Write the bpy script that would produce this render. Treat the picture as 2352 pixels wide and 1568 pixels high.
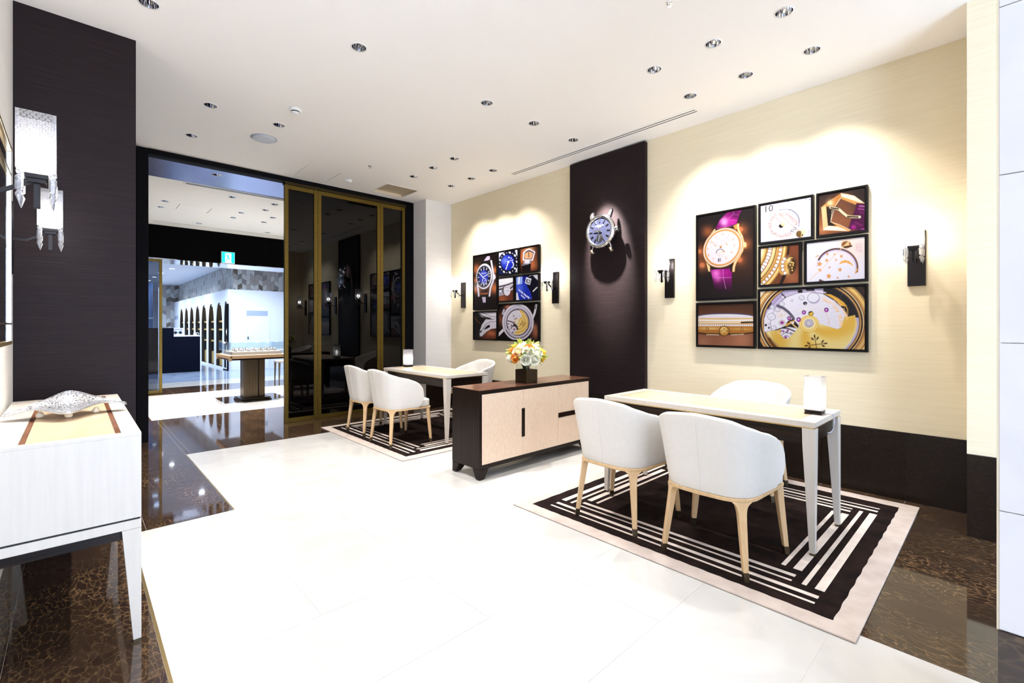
import bpy, bmesh, math, random
import numpy as np
from mathutils import Vector, Matrix, Euler

random.seed(7)
SC = bpy.context.scene
COL = SC.collection
for _o in list(bpy.data.objects):
    bpy.data.objects.remove(_o)

# ------------------------------------------------------------------ camera, world, exposure
F_PX = 1067.0
cd = bpy.data.cameras.new('camera')
cd.sensor_width = 36.0
cd.lens = F_PX / 2352 * 36.0
cd.shift_y = -34.0 / 2352
cd.clip_start = 0.02
cam = bpy.data.objects.new('camera', cd)
cam.location = (0, 0, 1.30)
cam.rotation_euler = (math.radians(90), 0, math.radians(-43.257))
COL.objects.link(cam)
SC.camera = cam

wd = bpy.data.worlds.new('daylight')
SC.world = wd
wd.use_nodes = True
wd.node_tree.nodes['Background'].inputs[0].default_value = (0.56, 0.73, 1.0, 1)
wd.node_tree.nodes['Background'].inputs[1].default_value = 9.0

vs = SC.view_settings
vs.view_transform = 'Standard'
vs.look = 'None'
vs.exposure = 0.72
vs.gamma = 1.0
vs.use_curve_mapping = False

H = 3.32          # ceiling of the shop
XW = 4.533        # right wall
XL = -0.28        # left wall
YB = 6.65         # wall with the sliding doors
Z2 = 3.265        # ceiling of the room beyond
ZM = 3.19         # ceiling of the hall beyond that
WARM = (1.0, 0.92, 0.82)
NEUT = (1.0, 0.975, 0.945)
COOL = (0.66, 0.79, 1.0)


def spot(loc, target, watt, angle, blend=0.4, col=NEUT, radius=0.03):
    l = bpy.data.lights.new('lamp_beam', 'SPOT')
    l.energy = watt
    l.spot_size = math.radians(angle)
    l.spot_blend = blend
    l.color = col
    l.shadow_soft_size = radius
    o = bpy.data.objects.new('lamp_beam', l)
    o.location = loc
    d = Vector(target) - Vector(loc)
    o.rotation_euler = d.to_track_quat('-Z', 'Y').to_euler()
    COL.objects.link(o)
    return o


def area(loc, rot, sx, sy, watt, col):
    l = bpy.data.lights.new('ceiling_panel_light', 'AREA')
    l.shape = 'RECTANGLE'
    l.size, l.size_y = sx, sy
    l.energy = watt
    l.color = col
    o = bpy.data.objects.new('ceiling_panel_light', l)
    o.location = loc
    o.rotation_euler = rot
    COL.objects.link(o)
    return o


# downlight grid (x, y, aim or None, watt, angle, blend)
DOWN = [
    (0.337, 3.67, (-.02, 3.12, .86), 190, 40, .6), (1.496, 3.205, None, 210, 100, .9),
    (0.902, 4.975, None, 90, 70, .7), (1.49, 4.99, None, 190, 90, .9), (0.90, 5.896, None, 100, 70, .7),
    (2.708, 3.21, (2.708, 3.15, 0), 110, 85, .8), (3.32, 3.21, (3.22, 3.18, .9), 190, 44, .7), (3.926, 3.205, (4.42, 3.155, 2.36), 1500, 32, .8),
    (3.316, 0.975, (3.3, .98, .76), 75, 60, .6), (3.316, 1.43, (3.3, 1.45, .76), 95, 26, .15), (3.316, 1.892, (3.3, 1.9, .76), 75, 60, .6),
    (3.923, 0.97, (4.53, 0.95, 1.55), 85, 84, 1.), (3.923, 1.43, (4.53, 1.43, 1.55), 85, 84, 1.), (3.923, 1.892, (4.53, 1.92, 1.55), 85, 84, 1.),
    (3.32, 4.54, (3.25, 4.5, .76), 70, 60, .6), (3.32, 4.987, (3.25, 4.9, .76), 90, 26, .15), (3.32, 5.457, (3.25, 5.4, .76), 55, 60, .6),
    (3.938, 4.542, (4.53, 4.5, 1.55), 80, 84, 1.), (3.938, 4.996, (4.53, 5.0, 1.55), 80, 84, 1.), (3.938, 5.456, (4.53, 5.45, 1.55), 80, 84, 1.),
]
for (x, y, aim, w, a, b) in DOWN:
    spot((x, y, H - .015), aim or (x, y, 0), w, a, b)
# unseen spots without fittings, added out of view to fill the room with light
for (x, y, w) in [(0.337, 2.1, 50), (1.5, 1.65, 60), (2.1, .5, 45), (0.3, .3, 30), (1.5, -.6, 30), (.3, -1.5, 25), (3.3, -1.2, 30)]:
    spot((x, y, H - .015), (x, y, 0), w, 105, .85)
# room beyond
for (x, y, w) in [(1.03, 8.47, 210), (1.03, 9.5, 210), (2.1, 8.6, 300), (2.09, 9.54, 270), (3.2, 8.5, 300), (3.2, 10.0, 300), (1.72, 10.5, 240)]:
    spot((x, y, Z2 - .03), (x, y, 0), w, 90, .7, NEUT)
# hall beyond: rows of cool downlights
HALL = [(1.5, 14.6, 132), (1.55, 15.45, 105), (1.75, 17.0, 132), (1.35, 13.4, 114), (2.5, 14.9, 132), (2.6, 13.0, 114), (3.9, 14.4, 149), (4.6, 13.4, 114),
        (2.3, 18.6, 167), (2.2, 20.4, 167), (2.2, 22.2, 167), (2.2, 24.0, 167), (.6, 19.5, 149), (.6, 23.0, 149), (1.0, 27.5, 228), (2.0, 29.0, 228)]
for (x, y, w) in HALL:
    spot((x, y, ZM - .03), (x, y, 0), w, 150, .9, COOL, .06)


# ------------------------------------------------------------------ materials
def srgb(r, g, b):
    f = lambda c: c / 12.92 if c <= .04045 else ((c + .055) / 1.055) ** 2.4
    return (f(r / 255), f(g / 255), f(b / 255))


def newmat(name):
    m = bpy.data.materials.new(name)
    m.use_nodes = True
    nt = m.node_tree
    return m, nt, nt.nodes['Principled BSDF']


def mat(name, col, rough=.5, metal=0., spec=.5, emit=None, es=0., coat=0., trans=0., ior=1.5, alpha=1.):
    m, nt, p = newmat(name)
    p.inputs['Base Color'].default_value = (*col, 1)
    p.inputs['Roughness'].default_value = rough
    p.inputs['Metallic'].default_value = metal
    p.inputs['Specular IOR Level'].default_value = spec
    p.inputs['Coat Weight'].default_value = coat
    p.inputs['Transmission Weight'].default_value = trans
    p.inputs['IOR'].default_value = ior
    if emit:
        p.inputs['Emission Color'].default_value = (*emit, 1)
        p.inputs['Emission Strength'].default_value = es
    return m


def streak(name, c1, c2, scale=(1, 1, 1), nscale=6., rough=.4, metal=0., detail=6., lo=.35, hi=.65, bump=0., spec=.5, coords='Object', coat=0., dist=0.):
    """two-tone noise stretched by scale"""
    m, nt, p = newmat(name)
    N, L = nt.nodes, nt.links
    tc = N.new('ShaderNodeTexCoord')
    mp = N.new('ShaderNodeMapping')
    mp.inputs['Scale'].default_value = scale
    nz = N.new('ShaderNodeTexNoise')
    nz.inputs['Scale'].default_value = nscale
    nz.inputs['Detail'].default_value = detail
    nz.inputs['Distortion'].default_value = dist
    cr = N.new('ShaderNodeValToRGB')
    cr.color_ramp.elements[0].position = lo
    cr.color_ramp.elements[1].position = hi
    cr.color_ramp.elements[0].color = (*c1, 1)
    cr.color_ramp.elements[1].color = (*c2, 1)
    if coords == 'World':
        g = N.new('ShaderNodeNewGeometry')
        L.new(g.outputs['Position'], mp.inputs['Vector'])
    else:
        L.new(tc.outputs['Object'], mp.inputs['Vector'])
    L.new(mp.outputs[0], nz.inputs['Vector'])
    L.new(nz.outputs['Fac'], cr.inputs['Fac'])
    L.new(cr.outputs[0], p.inputs['Base Color'])
    p.inputs['Roughness'].default_value = rough
    p.inputs['Metallic'].default_value = metal
    p.inputs['Specular IOR Level'].default_value = spec
    p.inputs['Coat Weight'].default_value = coat
    p.inputs['Coat Roughness'].default_value = .1
    if bump:
        b = N.new('ShaderNodeBump')
        b.inputs['Strength'].default_value = bump
        b.inputs['Distance'].default_value = .002
        L.new(nz.outputs['Fac'], b.inputs['Height'])
        L.new(b.outputs[0], p.inputs['Normal'])
    return m


def dark_marble(name, k=1.0, rough=.045, lvl=.62):
    """brown brecciated marble: fine broken veins in patches"""
    m, nt, p = newmat(name)
    N, L = nt.nodes, nt.links
    g = N.new('ShaderNodeNewGeometry')
    mp = N.new('ShaderNodeMapping')
    mp.inputs['Scale'].default_value = (1.5, 0.75, 1.2)
    mp.inputs['Rotation'].default_value = (0, 0, .2)
    L.new(g.outputs['Position'], mp.inputs['Vector'])

    def noise(scale, detail, vec):
        n = N.new('ShaderNodeTexNoise')
        n.inputs['Scale'].default_value = scale
        n.inputs['Detail'].default_value = detail
        L.new(vec, n.inputs['Vector'])
        return n
    n1 = noise(5.0, 7, mp.outputs[0])
    add = N.new('ShaderNodeVectorMath')
    add.operation = 'MULTIPLY_ADD'
    add.inputs[1].default_value = (.22, .22, .22)
    L.new(n1.outputs['Color'], add.inputs[0])
    L.new(mp.outputs[0], add.inputs[2])

    def ramp(src, stops):
        cr = N.new('ShaderNodeValToRGB')
        e = cr.color_ramp.elements
        e[0].position, e[0].color = stops[0][0], (*stops[0][1], 1)
        e[1].position, e[1].color = stops[-1][0], (*stops[-1][1], 1)
        for q, c in stops[1:-1]:
            e.new(q).color = (*c, 1)
        L.new(src, cr.inputs['Fac'])
        return cr
    v = N.new('ShaderNodeTexVoronoi')
    v.feature = 'DISTANCE_TO_EDGE'
    v.inputs['Scale'].default_value = 23
    L.new(add.outputs[0], v.inputs['Vector'])
    veins = ramp(v.outputs['Distance'], [(0., (.17 * k, .105 * k, .05 * k)), (.05, (.075 * k, .042 * k, .022 * k)), (.16, (.030 * k ** .5, .017 * k ** .5, .0115 * k ** .5))])
    n3 = noise(60., 4, mp.outputs[0])
    speck = ramp(n3.outputs['Fac'], [(.35, (.6, .6, .6)), (.7, (1.5, 1.5, 1.5))])
    mul = N.new('ShaderNodeMix')
    mul.data_type = 'RGBA'
    mul.blend_type = 'MULTIPLY'
    mul.inputs[0].default_value = 1.
    L.new(veins.outputs[0], mul.inputs[6])
    L.new(speck.outputs[0], mul.inputs[7])
    n2 = noise(1.7, 4, mp.outputs[0])
    mask = ramp(n2.outputs['Fac'], [(.34, (0, 0, 0)), (.60, (1, 1, 1))])
    mx = N.new('ShaderNodeMix')
    mx.data_type = 'RGBA'
    L.new(mask.outputs[0], mx.inputs[0])
    mx.inputs[6].default_value = (.034 * k ** .5, .020 * k ** .5, .013 * k ** .5, 1)
    L.new(mul.outputs[2], mx.inputs[7])
    L.new(mx.outputs[2], p.inputs['Base Color'])
    p.inputs['Roughness'].default_value = rough
    p.inputs['Specular IOR Level'].default_value = lvl
    return m


def white_marble(name, base=(.525, .507, .48), vein=(.482, .460, .434), rough=.13, lvl=.5):
    m, nt, p = newmat(name)
    N, L = nt.nodes, nt.links
    g = N.new('ShaderNodeNewGeometry')
    oi = N.new('ShaderNodeObjectInfo')
    sc_ = N.new('ShaderNodeVectorMath')
    sc_.operation = 'SCALE'
    L.new(oi.outputs['Location'], sc_.inputs[0])
    sc_.inputs['Scale'].default_value = 3.7
    ad = N.new('ShaderNodeVectorMath')
    L.new(sc_.outputs[0], ad.inputs[0])
    L.new(g.outputs['Position'], ad.inputs[1])
    n = N.new('ShaderNodeTexNoise')
    n.inputs['Scale'].default_value = 2.2
    n.inputs['Detail'].default_value = 8
    n.inputs['Distortion'].default_value = 1.6
    L.new(ad.outputs[0], n.inputs['Vector'])
    cr = N.new('ShaderNodeValToRGB')
    cr.color_ramp.elements[0].position = .30
    cr.color_ramp.elements[0].color = (*vein, 1)
    cr.color_ramp.elements[1].position = .52
    cr.color_ramp.elements[1].color = (*base, 1)
    L.new(n.outputs['Fac'], cr.inputs['Fac'])
    L.new(cr.outputs[0], p.inputs['Base Color'])
    p.inputs['Roughness'].default_value = rough
    p.inputs['Specular IOR Level'].default_value = lvl
    return m


def grazing(nt, f0=.04, power=5.):
    """mirror share of a thin pane, the same from either side"""
    N, L = nt.nodes, nt.links
    g = N.new('ShaderNodeNewGeometry')
    d = N.new('ShaderNodeVectorMath')
    d.operation = 'DOT_PRODUCT'
    L.new(g.outputs['Normal'], d.inputs[0])
    L.new(g.outputs['Incoming'], d.inputs[1])

    def m_(op, a, b=None):
        n = N.new('ShaderNodeMath')
        n.operation = op
        for i, v in enumerate((a, b)):
            if v is None:
                continue
            if hasattr(v, 'is_linked'):
                L.new(v, n.inputs[i])
            else:
                n.inputs[i].default_value = v
        return n.outputs[0]
    x = m_('SUBTRACT', 1.0, m_('ABSOLUTE', d.outputs['Value']))
    return m_('ADD', m_('MULTIPLY', m_('POWER', x, power), 1 - f0), f0)


def cut_crystal(name, cut=.13, clear=.012):
    """clear glass with diagonal cuts that scatter the lamp's light"""
    m = bpy.data.materials.new(name)
    m.use_nodes = True
    nt = m.node_tree
    N, L = nt.nodes, nt.links
    N.clear()
    out = N.new('ShaderNodeOutputMaterial')
    tc = N.new('ShaderNodeTexCoord')
    sp = N.new('ShaderNodeSeparateXYZ')
    L.new(tc.outputs['Object'], sp.inputs[0])

    def math_(op, a, b=None):
        n = N.new('ShaderNodeMath')
        n.operation = op
        for i, v in enumerate((a, b)):
            if v is None:
                continue
            if hasattr(v, 'is_linked'):
                L.new(v, n.inputs[i])
            else:
                n.inputs[i].default_value = v
        return n.outputs[0]
    hxy = math_('ADD', sp.outputs[0], sp.outputs[1])
    hmy = math_('SUBTRACT', sp.outputs[0], sp.outputs[1])
    k = 62.0
    waves = []
    for hh in (hxy, hmy):
        for s in (1, -1):
            t = math_('ADD', math_('MULTIPLY', hh, k), math_('MULTIPLY', sp.outputs[2], s * k * .8))
            waves.append(math_('PINGPONG', t, .5))
    a = math_('MINIMUM', waves[0], waves[1])
    groove = math_('LESS_THAN', a, .15)
    tr = N.new('ShaderNodeBsdfTransparent')
    tr.inputs[0].default_value = (.96, .97, 1, 1)
    tl = N.new('ShaderNodeBsdfTranslucent')
    tl.inputs[0].default_value = (1, .98, .97, 1)
    df = N.new('ShaderNodeBsdfDiffuse')
    df.inputs[0].default_value = (.9, .9, .92, 1)
    m1 = N.new('ShaderNodeMixShader')
    m1.inputs[0].default_value = .25
    L.new(tl.outputs[0], m1.inputs[1])
    L.new(df.outputs[0], m1.inputs[2])
    m2 = N.new('ShaderNodeMixShader')
    fac = math_('ADD', math_('MULTIPLY', groove, cut), clear)
    L.new(fac, m2.inputs[0])
    L.new(tr.outputs[0], m2.inputs[1])
    L.new(m1.outputs[0], m2.inputs[2])
    gl = N.new('ShaderNodeBsdfGlossy')
    gl.inputs['Roughness'].default_value = .03
    m3 = N.new('ShaderNodeMixShader')
    L.new(grazing(nt), m3.inputs[0])
    L.new(m2.outputs[0], m3.inputs[1])
    L.new(gl.outputs[0], m3.inputs[2])
    L.new(m3.outputs[0], out.inputs[0])
    return m


def pane_glass(name, tint=(.9, .95, .95), ior=1.5, boost=1.0, rough=0.):
    m = bpy.data.materials.new(name)
    m.use_nodes = True
    N, L = m.node_tree.nodes, m.node_tree.links
    N.clear()
    out = N.new('ShaderNodeOutputMaterial')
    tr = N.new('ShaderNodeBsdfTransparent')
    tr.inputs[0].default_value = (*tint, 1)
    gl = N.new('ShaderNodeBsdfGlossy')
    gl.inputs['Roughness'].default_value = rough
    gl.inputs['Color'].default_value = (boost, boost, boost, 1)
    mx = N.new('ShaderNodeMixShader')
    L.new(grazing(m.node_tree, ((ior - 1) / (ior + 1)) ** 2), mx.inputs[0])
    L.new(tr.outputs[0], mx.inputs[1])
    L.new(gl.outputs[0], mx.inputs[2])
    L.new(mx.outputs[0], out.inputs[0])
    return m


def ink(name, rough=.35):
    """printed picture: colours stored on the points of the sheet"""
    m, nt, p = newmat(name)
    a = nt.nodes.new('ShaderNodeAttribute')
    a.attribute_name = 'ink'
    nt.links.new(a.outputs['Color'], p.inputs['Base Color'])
    p.inputs['Roughness'].default_value = rough
    p.inputs['Specular IOR Level'].default_value = .25
    return m


M = dict(
    wall=streak('cream_wallpaper', (.81, .70, .49), (.855, .75, .54), (2, 2, 90), 1.4, .75, bump=.10, spec=.2, coords='World'),
    pale=streak('pale_wallpaper', (.80, .765, .72), (.84, .81, .77), (2, 2, 90), 1.4, .75, bump=.1, spec=.2, coords='World'),
    ceil=mat('ceiling_paint', (.92, .89, .85), .9, spec=.1),
    darkcloth=streak('dark_fabric_panel', (.0115, .0068, .0072), (.0195, .0112, .012), (3, 3, 130), 1.2, .55, bump=.25, spec=.15, coords='World'),
    black=mat('black_paint', (.0045, .0035, .0045), .6, spec=.06),
    frame=mat('frame_black', (.006, .005, .005), .4, spec=.12),
    blackmetal=mat('black_metal', (.016, .012, .012), .32, .6),
    marble_d=dark_marble('dark_brown_marble'),
    marble_b=dark_marble('dark_baseboard_marble', .14, .30, .25),
    marble_w=white_marble('white_marble_tile'),
    marble_c=white_marble('white_stone_cladding', (.58, .545, .535), (.54, .51, .50), .45, .3),
    marble_g=white_marble('grey_stone_tile', (.30, .36, .47), (.18, .23, .33), .10),
    grout=mat('grout', (.45, .42, .38), .9),
    grout_d=mat('dark_grout', (.12, .10, .085), .8), grout_f=mat('floor_grout', (.66, .63, .60), .8),
    brass=mat('brass_inlay', (.62, .45, .20), .3, 1),
    gold=streak('gold_anodised_metal', (.135, .085, .013), (.175, .11, .02), (1, 1, 60), 3., .42, .75, spec=.4),
    dgold=mat('dull_bronze_metal', (.05, .035, .013), .4, .8),
    door=pane_glass('dark_tinted_glass', (.035, .03, .03), 1.42, .8),
    clear=pane_glass('clear_glass', (.95, .985, .98)),
    softglass=pane_glass('smoky_glass', (.42, .46, .52)),
    crystal=cut_crystal('cut_crystal'), crystal_b=cut_crystal('cut_crystal_lamp', .34, .06),
    prism=mat('crystal_drop', (.95, .96, 1.0), .02, trans=.85, ior=1.5),
    bulb=mat('lamp_bulb', (1, 1, 1), .5, emit=(1, .93, .88), es=14),
    bulbsoft=mat('table_lamp_bulb', (1, 1, 1), .5, emit=(1, .95, .92), es=16),
    leather=streak('cream_leather', (.68, .64, .59), (.70, .66, .61), (1, 1, 1), 40., .5, bump=.03, spec=.35),
    beech=streak('pale_beech', (.55, .36, .185), (.62, .42, .23), (6, 6, 1), 9., .38, spec=.45),
    maple=streak('bleached_maple', (.555, .50, .44), (.585, .53, .47), (14, 14, .8), 4., .33, spec=.4),
    maple_y=streak('honey_maple', (.57, .42, .27), (.64, .485, .325), (3, 1, 3), 6., .3, spec=.4),
    figured=streak('figured_maple', (.70, .52, .38), (.78, .61, .46), (10, 10, 2.2), 5., .35, dist=2.5, spec=.4),
    macassar=streak('dark_striped_wood', (.005, .0028, .002), (.030, .015, .009), (70, 70, .7), 2., .3, lo=.42, hi=.75, spec=.2),
    macassar_h=streak('dark_striped_wood_lengthways', (.005, .0028, .002), (.030, .015, .009), (1.5, .7, 70), 2., .3, lo=.42, hi=.75, spec=.2),
    redwood=streak('polished_rosewood', (.105, .042, .026), (.17, .075, .045), (1.2, 14, 8), 3., .17, spec=.5),
    inlay=streak('brown_inlay_wood', (.16, .06, .03), (.25, .11, .055), (1, 1, 1), 9., .25),
    oak=streak('golden_oak', (.36, .21, .105), (.42, .26, .14), (2, 2, 20), 6., .35, spec=.4),
    backing=mat('dark_backing_board', (.018, .012, .011), 1., spec=0.),
    footcap=mat('bronze_foot_cap', (.10, .075, .045), .35, .9),
    rug_b=streak('beige_rug_pile', (.44, .36, .315), (.52, .44, .39), (1, 1, 1), 9., .95, bump=.4, spec=.1),
    rug_d=streak('dark_rug_pile', (.006, .0032, .003), (.016, .008, .0065), (1, 1, 1), 12., .95, bump=.5, spec=.1),
    rug_s=streak('light_rug_stripe', (.58, .49, .43), (.64, .55, .49), (1, 1, 1), 20., .95, bump=.4, spec=.1),
    chrome=mat('chrome', (.83, .84, .87), .08, 1),
    steel=mat('polished_steel', (.80, .80, .83), .14, 1),
    reflector=mat('mirror_reflector', (.72, .74, .80), .07, 1),
    whiteplastic=mat('white_plastic', (.85, .84, .82), .4),
    greyplastic=mat('grey_grille', (.55, .57, .62), .5),
    slot=mat('dark_slot', (.015, .014, .014), .8),
    vent=mat('beige_vent_plate', (.60, .50, .36), .4, .3),
    bluemetal=mat('brushed_blue_metal', (.34, .36, .52), .22, .95),
    dialblue=mat('slate_blue_dial', (.028, .030, .055), .25, .5),
    white=mat('white_wall_paint', (.86, .88, .92), .6),
    lintel=mat('black_lintel', (.0022, .002, .002), .7, spec=.03),
    mirror=mat('polished_soffit', (.75, .78, .86), .04, 1),
    navy=mat('navy_counter', (.0025, .0035, .009), .6, spec=.05),
    green=mat('exit_green', (.0, .75, .50), .5, emit=(.0, .82, .58), es=.9),
    exitwhite=mat('exit_white', (.95, 1, .98), .5, emit=(.92, 1, .98), es=1.0),
    bronze=streak('brushed_bronze', (.11, .075, .042), (.17, .12, .07), (60, 60, 1), 3., .36, .85, spec=.4),
    bronze_d=mat('dark_bronze_box', (.055, .038, .022), .34, .8),
    emblem=mat('emblem_black', (.008, .006, .005), .5),
    niche=mat('niche_black', (.008, .009, .010), .5),
    shelf=mat('gold_shelf', (.72, .48, .16), .4, .3),
    stem=mat('flower_stem', (.03, .05, .015), .6),
    leaf=mat('leaf_green', (.20, .36, .04), .5),
    leaf_y=mat('leaf_lime', (.55, .62, .10), .5),
    rose_w=mat('cream_petal', (.95, .94, .80), .6),
    rose_y=mat('yellow_petal', (.92, .66, .09), .6),
    rose_o=mat('orange_petal', (.90, .36, .06), .6),
    rose_p=mat('peach_petal', (.96, .80, .55), .6),
    silver=streak('hammered_silver', (.05, .05, .07), (.96, .96, .98), (1, 1, 1), 150., .24, .85, lo=.41, hi=.47, bump=.8),
    silver_e=mat('silver_rim', (.75, .77, .80), .12, 1),
    pearl=mat('cream_ball', (.86, .74, .56), .3),
    cable=mat('grey_cable', (.55, .56, .66), .4),
    tray=mat('brown_display_tray', (.09, .05, .035), .6),
    bluecurtain=streak('blue_curtain', (.02, .07, .20), (.25, .48, .80), (14, 14, .6), 2., .6),
    ink=ink('printed_picture'),
)
INKS = {}


def plain(rgb, rough=.4):
    k = tuple(rgb)
    if k not in INKS:
        INKS[k] = mat('lettering_%d' % len(INKS), srgb(*rgb), rough)
    return INKS[k]


# ------------------------------------------------------------------ mesh helpers
def B():
    return bmesh.new()


def box(bm, x0, x1, y0, y1, z0, z1):
    v = [bm.verts.new(p) for p in ((x0, y0, z0), (x1, y0, z0), (x1, y1, z0), (x0, y1, z0), (x0, y0, z1), (x1, y0, z1), (x1, y1, z1), (x0, y1, z1))]
    for f in ((3, 2, 1, 0), (4, 5, 6, 7), (0, 1, 5, 4), (1, 2, 6, 5), (2, 3, 7, 6), (3, 0, 4, 7)):
        bm.faces.new([v[i] for i in f])
    return bm


def loft(bm, rings, cap=True):
    rr = [[bm.verts.new(p) for p in r] for r in rings]
    n = len(rr[0])
    for a, b in zip(rr, rr[1:]):
        for i in range(n):
            j = (i + 1) % n
            bm.faces.new((a[i], a[j], b[j], b[i]))
    if cap:
        bm.faces.new(rr[0][::-1])
        bm.faces.new(rr[-1])
    return bm


def sq(cx, cy, z, hx, hy=None):
    hy = hx if hy is None else hy
    return [(cx - hx, cy - hy, z), (cx + hx, cy - hy, z), (cx + hx, cy + hy, z), (cx - hx, cy + hy, z)]


def circ(cx, cy, z, r, n=20, ry=None):
    ry = r if ry is None else ry
    return [(cx + r * math.cos(2 * math.pi * i / n), cy + ry * math.sin(2 * math.pi * i / n), z) for i in range(n)]


def lathe(bm, prof, n=24, cx=0, cy=0, cap=True):
    """prof: list of (r, z)"""
    return loft(bm, [circ(cx, cy, z, r, n) for r, z in prof], cap)


def tube(bm, pts, r, n=8):
    pts = [Vector(p) for p in pts]
    rings = []
    up = Vector((0, 0, 1))
    for i, p in enumerate(pts):
        d = (pts[min(i + 1, len(pts) - 1)] - pts[max(i - 1, 0)]).normalized()
        u = up if abs(d.dot(up)) < .95 else Vector((1, 0, 0))
        s = d.cross(u).normalized()
        t = s.cross(d).normalized()
        rings.append([tuple(p + (s * math.cos(2 * math.pi * k / n) + t * math.sin(2 * math.pi * k / n)) * r) for k in range(n)])
    return loft(bm, rings)


def bar(bm, a, b, w, h):
    """square bar from a to b"""
    a, b = Vector(a), Vector(b)
    d = (b - a).normalized()
    u = Vector((0, 0, 1)) if abs(d.z) < .9 else Vector((1, 0, 0))
    s = d.cross(u).normalized() * w / 2
    t = s.cross(d).normalized() * h / 2
    return loft(bm, [[tuple(p + s * i + t * j) for i, j in ((-1, -1), (1, -1), (1, 1), (-1, 1))] for p in (a, b)])


def prism(bm, poly, z0, z1):
    return loft(bm, [[(x, y, z0) for x, y in poly], [(x, y, z1) for x, y in poly]])


def obj(name, bm, m, parent=None, bevel=0., smooth=False, sub=0, kind=None, seg=2):
    me = bpy.data.meshes.new(name)
    bmesh.ops.recalc_face_normals(bm, faces=bm.faces[:])
    bm.to_mesh(me)
    bm.free()
    for mm in (m if isinstance(m, (list, tuple)) else [m]):
        me.materials.append(mm)
    if smooth:
        me.polygons.foreach_set('use_smooth', [True] * len(me.polygons))
    o = bpy.data.objects.new(name, me)
    COL.objects.link(o)
    if bevel:
        b = o.modifiers.new('bevel', 'BEVEL')
        b.width = bevel
        b.segments = seg
        b.limit_method = 'ANGLE'
        b.angle_limit = math.radians(40)
        b.harden_normals = False
    if sub:
        s = o.modifiers.new('sub', 'SUBSURF')
        s.levels = s.render_levels = sub
    if parent:
        o.parent = parent
    if kind:
        o['kind'] = kind
    return o


def thing(name, label, cat, loc=(0, 0, 0), rz=0., group=None):
    o = bpy.data.objects.new(name, None)
    o.empty_display_size = .1
    o.location = loc
    o.rotation_euler = (0, 0, rz)
    o['label'] = label
    o['category'] = cat
    if group:
        o['group'] = group
    COL.objects.link(o)
    return o


def tag(o, label, cat, group=None):
    o['label'] = label
    o['category'] = cat
    if group:
        o['group'] = group
    return o


def dup(root, loc, rz=None, label=None, group=None):
    r = root.copy()
    COL.objects.link(r)
    r.location = loc
    if rz is not None:
        r.rotation_euler = (0, 0, rz)
    if label:
        r['label'] = label
    if group:
        r['group'] = group
    for ch in list(root.children):
        c = ch.copy()
        COL.objects.link(c)
        c.parent = r
        for g in list(ch.children):
            d = g.copy()
            COL.objects.link(d)
            d.parent = c
    return r


def struct(name, bm, m, parent=None, bevel=0., **k):
    return obj(name, bm, m, parent, bevel, kind=None if parent else 'structure', **k)


def text_mesh(s, size, ext=.0008):
    cu = bpy.data.curves.new('lettering', 'FONT')
    cu.body = s
    cu.size = size
    cu.align_x = 'CENTER'
    cu.align_y = 'CENTER'
    cu.extrude = ext
    cu.resolution_u = 2
    o = bpy.data.objects.new('lettering', cu)
    COL.objects.link(o)
    bpy.context.view_layer.update()
    me = bpy.data.meshes.new_from_object(o.evaluated_get(bpy.context.evaluated_depsgraph_get()))
    bpy.data.objects.remove(o)
    bpy.data.curves.remove(cu)
    return me


def add_text(bm, s, size, matrix, ext=.0008):
    me = text_mesh(s, size, ext)
    me.transform(matrix)
    bm.from_mesh(me)
    bpy.data.meshes.remove(me)


def cut_holes(o, cutters):
    """carve openings with temporary solids that are deleted again"""
    tmp = []
    bm = B()
    for c in cutters:
        c(bm)
    me = bpy.data.meshes.new('cutter')
    bmesh.ops.recalc_face_normals(bm, faces=bm.faces[:])
    bm.to_mesh(me)
    bm.free()
    t = bpy.data.objects.new('cutter', me)
    COL.objects.link(t)
    md = o.modifiers.new('cut', 'BOOLEAN')
    md.operation = 'DIFFERENCE'
    md.object = t
    md.solver = 'EXACT'
    bpy.context.view_layer.update()
    new = bpy.data.meshes.new_from_object(o.evaluated_get(bpy.context.evaluated_depsgraph_get()))
    o.modifiers.clear()
    old = o.data
    o.data = new
    bpy.data.meshes.remove(old)
    bpy.data.objects.remove(t)
    bpy.data.meshes.remove(me)


# ------------------------------------------------------------------ room shell
ROOF = 3.72
struct('wall_left', box(B(), XL - .15, XL, -3.2, 4.36, 0, ROOF), M['pale'])
struct('wall_right', box(B(), XW, XW + .15, -3.2, 6.9, 0, ROOF), M['wall'])
bm = B()
box(bm, XL, .314, 4.212, 4.36, 0, ROOF)
struct('wall_left_return', bm, M['darkcloth'])
bm = B()
box(bm, .20, .314, 4.36, 6.65, 0, ROOF)
struct('wall_left_recess', bm, M['darkcloth'])
# front of the shop, behind the camera: a wide opening to the daylight
bm = B()
box(bm, XL - .15, .1, -3.35, -3.2, 0, ROOF)
box(bm, 2.9, XW + .15, -3.35, -3.2, 0, ROOF)
box(bm, .1, 2.9, -3.35, -3.2, 3.05, ROOF)
struct('wall_front', bm, M['pale'])
# wall with the sliding doors
bm = B()
box(bm, .20, .603, YB, YB + .14, 0, ROOF)
box(bm, .603, 4.6, YB, YB + .14, 3.262, ROOF)
box(bm, 3.90, 4.04, YB - .004, YB + .14, 0, 3.262)
struct('wall_back', bm, M['black'])
# corner pier
struct('pillar_corner', box(B(), 4.04, XW, 6.28, YB, 0, H), M['pale'], bevel=.003)
# near right pier and white stone pillar
struct('pillar_right', box(B(), 4.045, XW, -1.2, .166, .511, H), M['wall'])
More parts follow.
